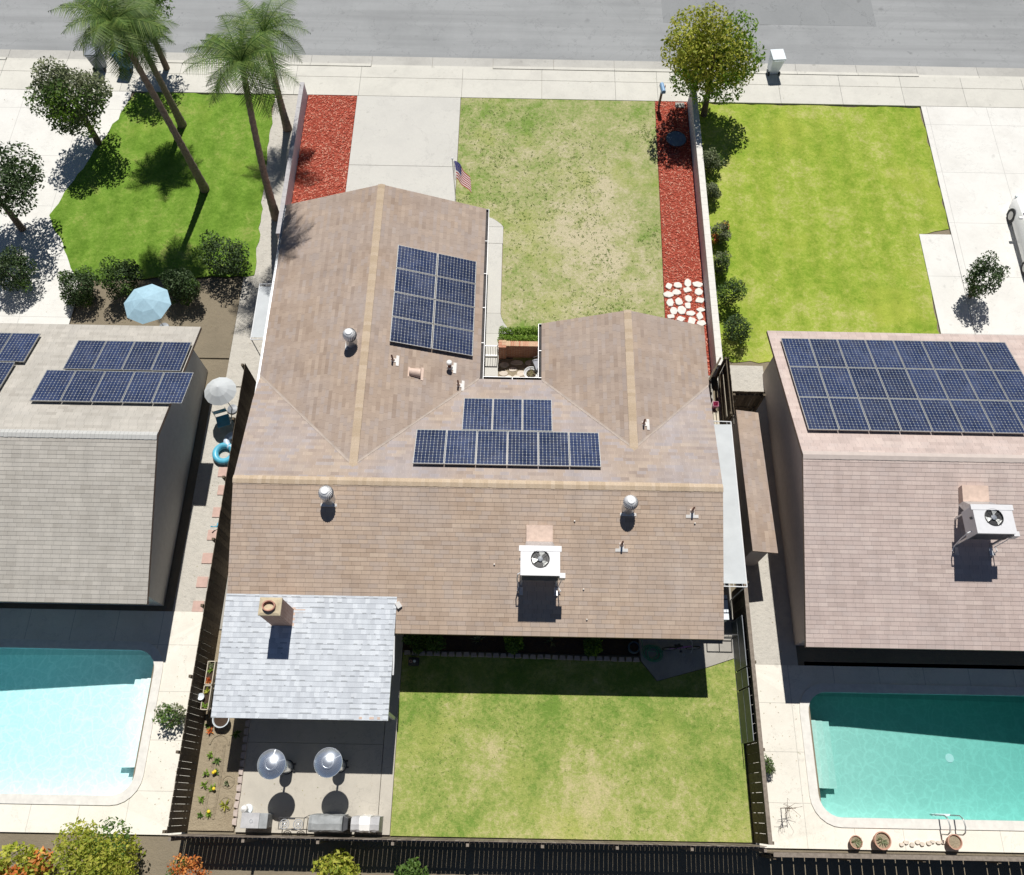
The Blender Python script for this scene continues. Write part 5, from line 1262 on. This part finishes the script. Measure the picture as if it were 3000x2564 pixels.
# big pot half under the patio roof, planters on stands
t = thing('plant_pot', 'wide pale pot half under the patio roof edge by the fence', 'pot', (-.45, -7.30, .02))
mb = MB(); mb.lathe([(.20, 0), (.27, .32), (.29, .36), (.26, .37), (.24, .30)], (0, 0, 0), 26, 0, True, False); mb.build('pot', M['plastic_white'], t, smooth=True)
mb = MB(); mb.lathe([(.001, .31), (.245, .31)], (0, 0, 0), 20, 0, False, False); mb.build('soil', M['darksoil'], t)
def planter(label, y0, y1, seed, plants):
    t = thing('planter_box', label, 'planter box', (-.88, (y0+y1)/2, .02), 0, 'raised planter boxes by the fence'); L = (y1-y0)/2; mb = MB()
    for a in (-1, 1): mb.box(a*.12-.012, a*.12+.012, -L, L, .68, .90); mb.box(-.108, .108, a*L-.012, a*L+.012, .68, .90)
    mb.build('box', M['wood_pale'], t)
    MB().box(-.107, .107, -L+.013, L-.013, .68, .83).build('soil', M['darksoil'], t)
    for sx in (-1, 1):
        for sy in (-1, 1): MB().box(sx*.12-.02, sx*.12+.02, sy*(L-.06)-.02, sy*(L-.06)+.02, 0, .679).build('leg', M['wood_pale'], t)
    g = random.Random(seed)
    for py, m, n, ln in plants:
        mb = MB()
        for k in range(n):
            a = g.uniform(0, 6.28); e = g.uniform(.3, 1.3); l = ln*g.uniform(.6, 1.1); d = Vector((math.cos(a), math.sin(a), 0)); s = Vector((-math.sin(a), math.cos(a), 0))*.016
            b = Vector((g.uniform(-.03, .03), py+g.uniform(-.04, .04), .83)); m1 = b+d*l*.5*math.cos(e)+Vector((0, 0, l*.5*math.sin(e)+.01)); m2 = b+d*l*math.cos(e)+Vector((0, 0, l*.7*math.sin(e)))
            mb.face([b, m1-s, m2, m1+s])
        mb.build('plant', M[m], t)
    return t
planter('raised planter box with red orange foliage, upper of the pair', -6.23, -5.47, 5, ((.25, 'leaf_grey', 26, .17), (.08, 'leaf_hedge', 22, .15), (-.25, 'leaf_red', 34, .16)))
planter('raised planter box with two green tufts, lower of the pair', -7.05, -6.28, 6, ((.26, 'leaf_lime', 22, .17), (-.26, 'leaf_hedge', 24, .17)))
t = thing('bird_bath', 'small white round dish on a stake beside the lower planter', 'dish', (-1.03, -6.65, .02))
MB().tube([(0, 0, -.02), (0, 0, .93)], .012, 6).build('stake', M['dark'], t)
mb = MB(); mb.lathe([(.02, .93), (.09, .95), (.115, .985), (.105, .985), (.08, .965), (.001, .962)], (0, 0, 0), 22, 0, True, False); mb.build('dish', M['plastic_white'], t, smooth=True)
# hose, pot, bicycle, speaker box
gg = random.Random(15); mb = MB(); P = [(13.98, -4.15, .75), (14.02, -4.3, .3), (14.1, -4.55, .06)]
for k in range(150):
    a = k*.30+2; r = .26+.06*math.sin(k*.23)+gg.uniform(-.006, .006); P.append((14.42+.05*math.sin(k*.05)+r*math.cos(a), -4.78+.04*math.cos(k*.07)+r*.92*math.sin(a), .055+.0008*k))
P += [(14.75, -4.75, .06), (14.95, -4.6, .05)]
tag(mb.tube(P, .013, 6).build('garden_hose', M['hose'], smooth=True), 'green garden hose coiled on the shaded back concrete', 'hose')
t = thing('hose_pot', 'dark blue glazed pot beside the coiled hose', 'pot', (13.75, -4.62, .03))
mb = MB(); mb.lathe([(.13, 0), (.21, .12), (.22, .25), (.18, .32), (.20, .34), (.17, .345), (.15, .2)], (0, 0, 0), 24, 0, True, False); mb.build('pot', M['bluemesh'], t, smooth=True)
mb = MB(); mb.lathe([(.001, .26), (.15, .26)], (0, 0, 0), 20, 0, False, False); mb.build('soil', M['darksoil'], t)
t = thing('bicycle', 'small purple bicycle leaning at the back wall in shade', 'bicycle', (15.42, -4.62, .035), R(3))
ro = Euler((R(90), 0, 0)).to_matrix()
for x in (-.42, .42):
    w = MB().torus((x, 0, .27), .245, .024, 28, 8, 0, ro).build('wheel', M['rubber'], t, smooth=True)
    mb = MB(); mb.torus((x, 0, .27), .215, .008, 26, 6, 0, ro)
    for k in range(8): a = math.pi*k/8; mb.bar((x-.21*math.cos(a), 0, .27-.21*math.sin(a)), (x+.21*math.cos(a), 0, .27+.21*math.sin(a)), .004)
    mb.build('rim', M['galv'], w)
mb = MB()
for a, b in (((-.42, 0, .27), (-.05, 0, .30)), ((-.05, 0, .30), (-.18, 0, .62)), ((-.18, 0, .62), (-.42, 0, .27)), ((-.05, 0, .30), (.30, 0, .58)), ((-.16, 0, .58), (.30, 0, .60)), ((.30, 0, .68), (.42, 0, .27))): mb.tube([a, b], .017, 8)
mb.build('frame', M['purple'], t, smooth=True)
mb = MB(); mb.tube([(.30, 0, .66), (.28, 0, .78)], .013, 6); mb.tube([(.20, -.27, .80), (.29, -.12, .80), (.29, .12, .80), (.20, .27, .80)], .012, 6); mb.build('handlebar', M['galv'], t, smooth=True)
mb = MB(); mb.prism([(-.32, -.07), (-.02, -.02), (-.02, .02), (-.32, .07)], .66, .71); mb.tube([(-.18, 0, .6), (-.18, 0, .67)], .013, 6); mb.build('saddle', M['black'], t, bevel=.015)
mb = MB(); mb.tube([(-.05, -.12, .38), (-.05, -.03, .38), (-.05, .03, .22), (-.05, .12, .22)], .010, 6); mb.box(-.1, 0, -.17, -.1, .37, .39); mb.box(-.1, 0, .1, .17, .21, .23); mb.build('pedals', M['dark'], t)
t = thing('floor_drain', 'small round drain cover on the shaded back concrete', 'drain', (15.55, -4.80, .035))
MB().torus((0, 0, .005), .045, .008, 20, 6).build('ring', M['galv'], t); MB().box(-.03, .03, -.006, .006, .0, .01).build('grate', M['galv'], t)
t = thing('speaker_box', 'dark box with two round knobs on the shaded lawn corner', 'box', (5.95, -5.24, .012))
MB().box(-.17, .20, -.13, .14, 0, .22).build('body', M['dark'], t, bevel=.02)
mb = MB(); mb.torus((-.08, .0, .225), .045, .012, 18, 6); mb.build('knob', M['terracotta'], t)
mb = MB(); mb.sphere((.05, .01, .235), .05, 12, 8, 0, .5); mb.build('knob', M['plastic_white'], t, smooth=True)

# ------------------------------------------------------------------ side yards
def canopy(label, c, z, lx, ly, group, slope=.0, seed=1):
    g = random.Random(seed); t = thing('shade_canopy', label, 'canopy', (c[0], c[1], 0), 0, group); mb = MB(); nx_, ny_ = 8, max(8, int(ly/.25)); V = []
    for j in range(ny_+1):
        V.append([mb.vert((-lx/2+lx*i/nx_, -ly/2+ly*j/ny_+(.05 if j == 0 else -.05 if j == ny_ else 0), z+slope*(i/nx_-.5)-.05*math.sin(math.pi*i/nx_)*(.6+.4*math.sin(j*.9))+g.uniform(-.006, .006))) for i in range(nx_+1)])
    for j in range(ny_):
        for i in range(nx_): mb.iface((V[j][i], V[j][i+1], V[j+1][i+1], V[j+1][i]))
    mb.build('tarp', M['canvas'], t, smooth=True)
    mb = MB()
    for y in (-ly/2-.06, ly/2+.06): mb.tube([(-lx/2, y, z-slope/2-.01), (lx/2, y, z+slope/2-.01)], .02, 8)
    for x, s in ((-lx/2, -1), (lx/2, 1)): mb.tube([(x, -ly/2-.06, z+s*slope/2-.01), (x, ly/2+.06, z+s*slope/2-.01)], .02, 8)
    for y, d in ((-ly/2-.06, 1), (ly/2+.06, -1)):
        for i in range(4): x = -lx/2+lx*(i+.5)/4; mb.tube([(x, y, z-.01+slope*((i+.5)/4-.5)), (x, y+d*.14, z-.02+slope*((i+.5)/4-.5))], .006, 5)
    mb.build('frame', M['whitemetal'], t, smooth=True)
    for x in (-lx/2, lx/2):
        for y in (-ly/2, 0, ly/2) if ly > 4 else (-ly/2, ly/2): MB().tube([(x, y, 0), (x, y, z-.03+slope*(x/lx))], .02, 8).build('pole', M['whitemetal'], t, smooth=True)
    return t
canopy('long pale tarp canopy over the right side path', (16.80, .25), 2.28, 1.22, 6.1, 'pale tarp canopies', -.05, 3)
canopy('short pale tarp canopy over the left side yard', (-.58, 7.85), 2.15, .72, 2.45, 'pale tarp canopies', .04, 4)
t = thing('utility_cabinet', 'pale utility cabinet standing at the right side wall', 'cabinet', (16.62, -3.32, .014))
MB().box(-.40, .36, -.42, .42, 0, 1.08).build('body', M['plastic_white'], t, bevel=.015)
MB().box(-.42, .38, -.44, .44, 1.081, 1.12).build('lid', M['plastic_white'], t, bevel=.012)
MB().box(-.42, .385, .26, .30, 1.121, 1.128).build('strap', M['bluemesh'], t)
t = thing('rail_fence', 'low black metal rail across the right side path', 'railing', (16.85, -4.22, .02))
mb = MB(); mb.box(-.45, .46, -.015, .015, .80, .83); mb.box(-.45, .46, -.015, .015, .12, .15); mb.build('rail', M['black'], t)
for x in (-.44, 0, .45): MB().box(x-.015, x+.015, -.015, .015, 0, .8).build('post', M['black'], t)
for i, (y0, y1) in enumerate(((-5.35, -3.65), (-6.0, -5.42), (-7.75, -6.08))):
    t = thing('window_screen', ['grey framed screen leaning on the right fence, nearest the house', 'narrow grey framed screen leaning on the right fence, middle one', 'grey framed screen leaning on the right fence, nearest the back fence'][i], 'screen', (17.345, (y0+y1)/2, .02), 0, 'screens leaning on the right fence')
    L = (y1-y0)/2; Q = Euler((0, R(1.6), 0)).to_matrix()
    def pt_(u, w): return Q@Vector((0, u, w))
    mb = MB()
    for a, b in (((-L, 0), (L, 0)), ((-L, 1.35), (L, 1.35)), ((-L, 0), (-L, 1.35)), ((L, 0), (L, 1.35)), ((-L, .70), (L, .70))):
        mb.bar(pt_(a[0], a[1]+.015), pt_(b[0], b[1]+.015), .022)
    mb.build('frame', M['plastic_grey'], t)
    MB().face; mb = MB(); mb.obox(pt_(0, .69), (.006, 2*L-.03, 1.32), Q); mb.build('mesh_panel', M['screen'], t)
t = thing('bucket', 'pink plastic bucket on the right side path', 'bucket', (17.43, 5.05, .014))
mb = MB(); mb.lathe([(.10, 0), (.145, .30), (.155, .30), (.155, .315), (.135, .315), (.10, .06), (.001, .05)], (0, 0, 0), 4, 0, True, False); mb.xf(Matrix.Rotation(R(45), 4, 'Z')); mb.build('tub', M['pink'], t, bevel=.02)
mb = MB(); mb.tube([(-.14, 0, .30), (-.1, -.16, .33), (.1, -.16, .33), (.14, 0, .30)], .006, 6); mb.build('handle', M['dark'], t)
t = thing('lumber_planks', 'pale timber planks lying on the right side path', 'planks', (17.47, 4.25, .014))
for k, (x, a) in enumerate(((0, .02), (.11, -.01))): MB().obox((x-.05, -.05, .025), (.09, 1.3, .045), Euler((0, 0, a)).to_matrix()).build('plank', M['wood_pale'], t)
M['shingle_lean'] = M['shingle_wing']
t = thing('lean_to', 'brown shingled lean-to roof just beyond the right canopy', 'shed', (18.2, 1.2, 0))
mb = MB(); shingled(mb, [(17.62, 3.82, 2.32), (18.50, 3.82, 2.12), (18.66, -1.6, 2.12), (17.72, -1.6, 2.32)], (0, 1, 0), (-1, 0, .23), 0, 1, th=.09); mb.build('roof', [M['shingle_lean'], M['soffit']], t, world=True)
MB().box(17.78, 18.4, -1.5, 3.7, 0, 2.08).build('wall', M['stucco_r'], t, world=True)
# left side yard leisure things
for i, (x, y, r, m, lab) in enumerate(((-1.95, 2.58, .34, 'ringblue', 'blue inflatable swim ring leaning over gravel, larger one'), (-1.66, 3.12, .28, 'ringpale', 'pale inflatable swim ring behind the blue one'))):
    mb = MB(); mb.torus((0, 0, .13), r, .125, 28, 12); o = mb.build('swim_ring', M[m], smooth=True); o.location = (x, y, .005); tag(o, lab, 'swim ring', 'swim rings in the left side yard')
t = thing('folding_chair', 'blue fabric folding chair beyond the swim rings', 'chair', (-2.1, 3.85, .004), R(200))
mb = MB()
for sx in (-.25, .25): mb.tube([(sx, -.25, 0), (sx, .25, .45)], .012, 6); mb.tube([(sx, .25, 0), (sx, -.25, .45), (sx, -.33, .85)], .012, 6)
mb.build('frame', M['galv'], t); MB().box(-.25, .25, -.23, .25, .43, .455).build('seat', M['ringblue'], t); MB().obox((0, -.30, .68), (.5, .02, .36), Euler((R(-11), 0, 0)).to_matrix()).build('backrest', M['ringblue'], t)
t = thing('flower_pot', 'small white pot against the left fence below the swim rings', 'pot', (-1.55, 2.05, .004))
mb = MB(); mb.lathe([(.09, 0), (.13, .22), (.14, .22), (.12, .225), (.1, .18)], (0, 0, 0), 20, 0, True, False); mb.build('pot', M['white'], t, smooth=True); mb = MB(); mb.lathe([(.001, .185), (.1, .185)], (0, 0, 0), 16, 0, False, False); mb.build('soil', M['darksoil'], t)
for x, y in ((-1.9, 1.85), (-1.8, 1.1), (-1.85, .2), (-1.9, -.7), (-1.95, -1.6), (-2.0, -2.5), (-2.0, -3.4)):
    mb = MB().box(-.20, .20, -.20, .20, 0, .035); o = mb.build('paver', M['paver'], bevel=.008); o.location = (x, y, .004); tag(o, 'square pink paver set in pale gravel', 'paver', 'pavers in the left side yard')
t = thing('watering_can', 'light blue watering can standing in the gravel by the fence', 'watering can', (-1.62, -.35, .004), R(200))
mb = MB(); mb.lathe([(.12, 0), (.13, .22), (.10, .26)], (0, 0, 0), 18); mb.build('body', M['ringblue'], t, smooth=True)
mb = MB(); mb.tube([(.11, 0, .08), (.26, 0, .22), (.32, 0, .30)], [.03, .018, .03], 8); mb.build('spout', M['ringblue'], t, smooth=True); mb = MB(); mb.tube([(-.11, 0, .06), (-.21, 0, .16), (-.1, 0, .30), (.05, 0, .27)], .012, 6); mb.build('handle', M['ringblue'], t, smooth=True)
def parasol(label, loc, r, H, m, group=None, n=8):
    t = thing('parasol', label, 'parasol', loc, 0, group); mb = MB(); V = []
    for rr_, z in ((r, H-.38), (r*.55, H-.16), (.02, H)): V.append([mb.vert((rr_*math.cos(6.2832*k/n), rr_*math.sin(6.2832*k/n), z)) for k in range(n)])
    for A, B in zip(V, V[1:]):
        for k in range(n): mb.iface((A[k], A[(k+1) % n], B[(k+1) % n], B[k]))
    mb.iface(V[-1]); mb.build('canopy', M[m], t)
    MB().tube([(0, 0, 0), (0, 0, H-.02)], .02, 8).build('pole', M['whitemetal'], t); mb = MB(); mb.lathe([(.22, 0), (.2, .07), (.03, .1)], (0, 0, 0), 20); mb.build('base', M['plastic_grey'], t)
    for k in range(n): a = 6.2832*k/n; MB().tube([(.03*math.cos(a), .03*math.sin(a), H-.05), (r*.97*math.cos(a), r*.97*math.sin(a), H-.40)], .008, 5).build('rib', M['galv'], t)
    return t
parasol('pale grey parasol by the left fence, near the swim rings', (-1.95, 4.55, 0), .62, 2.0, 'canvas', None, 14)
parasol('pale blue parasol in front of the grey roofed house', (-5.4, 8.3, 0), .95, 2.2, 'paleblue')
# ------------------------------------------------------------------ neighbouring houses
def gable_house(name, label, x0, x1, y0, y1, ze, hip, m, wm, overhang=.5):
    t = thing(name, label, 'house', ((x0+x1)/2, (y0+y1)/2, 0)); ym = (y0+y1)/2; zr = ze+T*(ym-y0); h = (ym-y0) if hip else 0
    mb = MB()
    A0, A1 = (x0+(h if hip in (1, 3) else 0), ym, zr), (x1-(h if hip in (2, 3) else 0), ym, zr)
    shingled(mb, [A0, A1, (x1, y0, ze), (x0, y0, ze)], (1, 0, 0), (0, 1, T), 0, 1)
    shingled(mb, [A0, A1, (x1, y1, ze), (x0, y1, ze)], (1, 0, 0), (0, -1, T), 0, 1, uo=3.3)
    if hip in (1, 3): shingled(mb, [A0, (x0, y0, ze), (x0, y1, ze)], (0, 1, 0), (1, 0, T), 0, 1, uo=7)
    if hip in (2, 3): shingled(mb, [A1, (x1, y0, ze), (x1, y1, ze)], (0, 1, 0), (-1, 0, T), 0, 1, uo=7)
    rf = mb.build('roof', [M[m], M['soffit']], t, world=True)
    mb = MB(); ridge_caps(mb, A0, A1, (0, 1, -T), (0, -1, -T))
    if hip in (1, 3):
        for y in (y0, y1): ridge_caps(mb, A0, (x0, y, ze), Vector((-.7, .7*(1 if y > ym else -1)*-1, -.1)), Vector((.7, .7*(1 if y > ym else -1), -.25)))
    if hip in (2, 3):
        for y in (y0, y1): ridge_caps(mb, A1, (x1, y, ze), Vector((.7, -.7*(1 if y > ym else -1), -.1)), Vector((-.7, .7*(1 if y > ym else -1), -.25)))
    mb.build('ridge_cap', M[wm], rf, world=True)
    o = overhang; mb = MB(); mb.box(x0+o, x1-o, y0+o, y1-o, 0, ze+.02)
    for x, s, c in ((x0+o, 1, 1), (x1-o, -1, 2)):
        if hip not in (c, 3): mb.face([(x, y0+o, ze+.02), (x, y1-o, ze+.02), (x, ym, zr-.2)][::s])
    mb.build('wall', M[wm], t, world=True)
    for k in range(3):
        x = x0+o+(x1-x0-2*o)*(k+.5)/3
        window(t, (x, y0+o, 1.5), 1.5, 1.1, (0, -1)); window(t, (x, y1-o, 1.5), 1.5, 1.1, (0, 1))
    return t, ym, zr
nl, yml, zrl = gable_house('house', 'grey roofed house left of the brown roofed one, with its own panels', -16.5, -2.75, -3.9, 6.8, 2.6, 0, 'shingle_nb_l', 'stucco_l')
nr, ymr, zrr = gable_house('house', 'pinkish roofed house on the right, with a rooftop cooler', 19.05, 34.0, -4.9, 7.1, 2.6, 0, 'shingle_nb_r', 'stucco_r')
rot = slope_rot((0, -1, T))
def nb_panel(x, y, ym, zr, lab, grp): put_panel((x, y, zr-T*(y-ym)+OFF), rot, lab, grp)
for i in range(5):
    nb_panel(-7.05+i*1.066, 3.55, yml, zrl, 'blue solar panel on the grey roof, inner block lower row', 'solar panels on the grey roof')
for i in range(4):
    nb_panel(-6.5+i*1.066, 5.10, yml, zrl, 'blue solar panel on the grey roof, inner block upper row', 'solar panels on the grey roof')
for j in range(2):
    for i in range(4): nb_panel(-12.6+i*1.066+j*.3, 3.9+j*1.52, yml, zrl, 'blue solar panel on the grey roof, block at the picture edge', 'solar panels on the grey roof')
for j in range(3):
    for i in range(8): nb_panel(19.95+i*1.066, 2.85+j*1.495, ymr, zrr, ('blue solar panel on the pinkish roof, row nearest the ridge', 'blue solar panel on the pinkish roof, middle row', 'blue solar panel on the pinkish roof, row nearest the street')[j], 'solar panels on the pinkish roof')
_d = dup(ac, None, (24.65, -1.25, zrr+T*(-1.25-ymr)), None, 'white rooftop air conditioner on the pinkish roof', None)
# ------------------------------------------------------------------ bins, car, pots and oddments
def wheelie(label, loc, rz, m, group='kerbside bins'):
    t = thing('wheeled_bin', label, 'bin', loc, rz, group); mb = MB(); V = []
    for w, d, z in ((.22, .24, .06), (.29, .33, .92), (.31, .35, .92), (.31, .35, .98)): V.append([mb.vert((sx*w, sy*d, z)) for sx, sy in ((-1, -1), (1, -1), (1, 1), (-1, 1))])
    for A, B in zip(V, V[1:]):
        for k in range(4): mb.iface((A[k], A[(k+1) % 4], B[(k+1) % 4], B[k]))
    mb.iface(V[0][::-1]); mb.iface(V[-1]); mb.build('body', M[m], t, bevel=.02)
    mb = MB(); mb.slab([(-.32, -.36, 1.03), (.32, -.36, 1.03), (.32, .38, 1.07), (-.32, .38, 1.07)], .045); mb.build('lid', M[m], t, bevel=.015)
    mb = MB(); mb.tube([(-.26, .42, 1.0), (.26, .42, 1.0)], .018, 8); mb.build('handle', M[m], t)
    for sx in (-1, 1): MB().tube([(sx*.24, .26, .10), (sx*.30, .26, .10)], .10, 14).build('wheel', M['rubber'], t)
    return t
wheelie('grey wheeled bin at the kerb, left of the blue bin', (-11.2, 23.0, .03), R(180), 'plastic_grey')
wheelie('blue wheeled bin at the kerb by the yellowing tree', (-9.9, 23.0, .03), R(175), 'plastic_blue')
wheelie('pale wheeled bin at the kerb right of the lime tree', (21.8, 23.6, -.02), R(185), 'plastic_white')
t = thing('parked_car', 'white car parked on the right driveway at the picture edge', 'car', (32.3, 13.3, .02), R(90))
def loft(mb, secs, mi=0):
    rings = [[mb.vert(p) for p in s] for s in secs]
    for A, B in zip(rings, rings[1:]):
        for k in range(len(A)): mb.iface((A[k], A[(k+1) % len(A)], B[(k+1) % len(A)], B[k]), mi)
    mb.iface(rings[0][::-1], mi); mb.iface(rings[-1], mi)
def sec(x, w, z0, z1, tw): return [(x, -w, z0), (x, w, z0), (x, w*1.02, (z0+z1)/2), (x, w*tw, z1), (x, -w*tw, z1), (x, -w*1.02, (z0+z1)/2)]
mb = MB(); loft(mb, [sec(-2.25, .70, .35, .80, .9), sec(-2.1, .84, .25, .92, .92), (sec(-1.2, .88, .22, .96, .92)), sec(.9, .88, .22, .94, .92), sec(1.9, .84, .24, .80, .9), sec(2.25, .66, .35, .66, .85)]); mb.build('body', M['carpaint'], t, smooth=True, bevel=.03)
mb = MB(); loft(mb, [sec(-1.85, .74, .93, .95, .98), sec(-1.35, .76, .93, 1.38, .82), sec(.05, .77, .93, 1.43, .80), sec(1.05, .76, .93, .96, .95)]); mb.build('window', M['glass'], t, smooth=True)
mb = MB(); mb.box(-1.25, .05, -.61, .61, 1.385, 1.445); mb.build('roof', M['carpaint'], t, bevel=.03)
for x in (-1.4, 1.4):
    for s in (-1, 1):
        w = MB().tube([(x, s*.70, .32), (x, s*.90, .32)], .32, 22).build('wheel', M['rubber'], t); MB().tube([(x, s*.901, .32), (x, s*.91, .32)], .19, 16).build('rim', M['alu'], w)
for s in (-1, 1):
    MB().box(2.16, 2.24, s*.55-.14, s*.55+.14, .60, .70).build('headlight', M['plastic_white'], t); MB().obox((.75, s*.97, .98), (.12, .16, .1)).build('mirror', M['carpaint'], t, bevel=.02)
def pot(label, loc, r, seed, plant=True):
    t = thing('terracotta_pot', label, 'pot', loc, 0, 'terracotta pots by the right pool'); h = r*1.35; mb = MB()
    mb.lathe([(r*.68, 0), (r*.92, h*.8), (r*1.0, h*.8), (r*1.02, h), (r*.9, h), (r*.84, h*.78)], (0, 0, 0), 26, 0, True, False); mb.build('pot', M['terracotta'], t, smooth=True)
    mb = MB(); mb.lathe([(.001, h*.8), (r*.85, h*.79)], (0, 0, 0), 20, 0, False, False); mb.build('soil', M['soil'], t)
    if plant:
        g = random.Random(seed); mb = MB()
        for k in range(14):
            a = g.uniform(0, 6.28); L = g.uniform(.12, .24); d = Vector((math.cos(a), math.sin(a), .5)); s = Vector((-d.y, d.x, 0))*.018
            b = Vector((g.uniform(-.05, .05), g.uniform(-.05, .05), h*.8)); mb.face([b, b+d*L*.5-s, b+d*L, b+d*L*.5+s])
        mb.build('plant', M['leaf_grey'], t)
    return t
pot('terracotta pot on the pool edge ledge, smallest at left', (20.72, -10.72, .03), .20, 1)
pot('largest terracotta pot on the ledge, with a green shoot', (21.55, -10.66, .03), .27, 2)
pot('terracotta pot on the ledge, at right of the stones', (23.92, -10.66, .03), .23, 3, False)
gg = random.Random(90)
for k in range(9):
    x = 22.3+k*.17+gg.uniform(-.04, .04); stone('ledge_stone', smooth_poly(blob_poly(x, -10.72+gg.uniform(-.06, .06), .10, .07, gg, 5, .25), 1), .03, M['flagstone'], 'loose tan stone piled on the ledge between the pots', 'loose stones on the ledge', .07)
t = thing('bare_shrub', 'bare twiggy shrub on the pale deck by the right fence', 'shrub', (18.45, -9.75, .03)); mb = MB(); gg = random.Random(14)
for k in range(2):
    b = Vector((k*.16, 0, 0)); top = b+Vector((.02, .0, 1.0)); mb.tube([b, top], [.014, .01], 6)
    for q in range(7):
        z = gg.uniform(.45, 1.); a = gg.uniform(0, 6.28); p = b+Vector((.02*z, 0, z)); e = p+Vector((.3*math.cos(a), .3*math.sin(a), gg.uniform(.05, .25))); mb.tube([p, e], [.008, .004], 5); mb.tube([e, e+Vector((gg.uniform(-.12, .12), gg.uniform(-.12, .12), .1))], [.004, .002], 4)
mb.build('twigs', M['bark'], t)
shrub('shrub', 'small green bush on the pale deck against the right fence', 'shrub', (18.05, -8.45, .03), .30, 600, .08, ['leaf_mid', 'leaf_grey'], 95)
shrub('shrub', 'small green bush beside the left pool by the fence', 'shrub', (-2.15, -7.3, .03), .50, 900, .10, ['leaf_mid', 'leaf_grey'], 96)

t = thing('pool_handrail', 'bent steel handrail on the near edge of the right pool', 'handrail', (23.9, -10.1, .03))
for sx in (-.25, .25): MB().tube([(sx, -.35, 0), (sx, -.35, .45), (sx, -.28, .62), (sx, -.1, .70), (sx, .12, .64), (sx, .22, .45), (sx, .24, -.55)], .022, 8).build('rail', M['alu'], t, smooth=True)
for z in (-.45, -.2): MB().box(-.25, .25, .20, .27, z-.02, z+.02).build('step', M['plastic_white'], t)
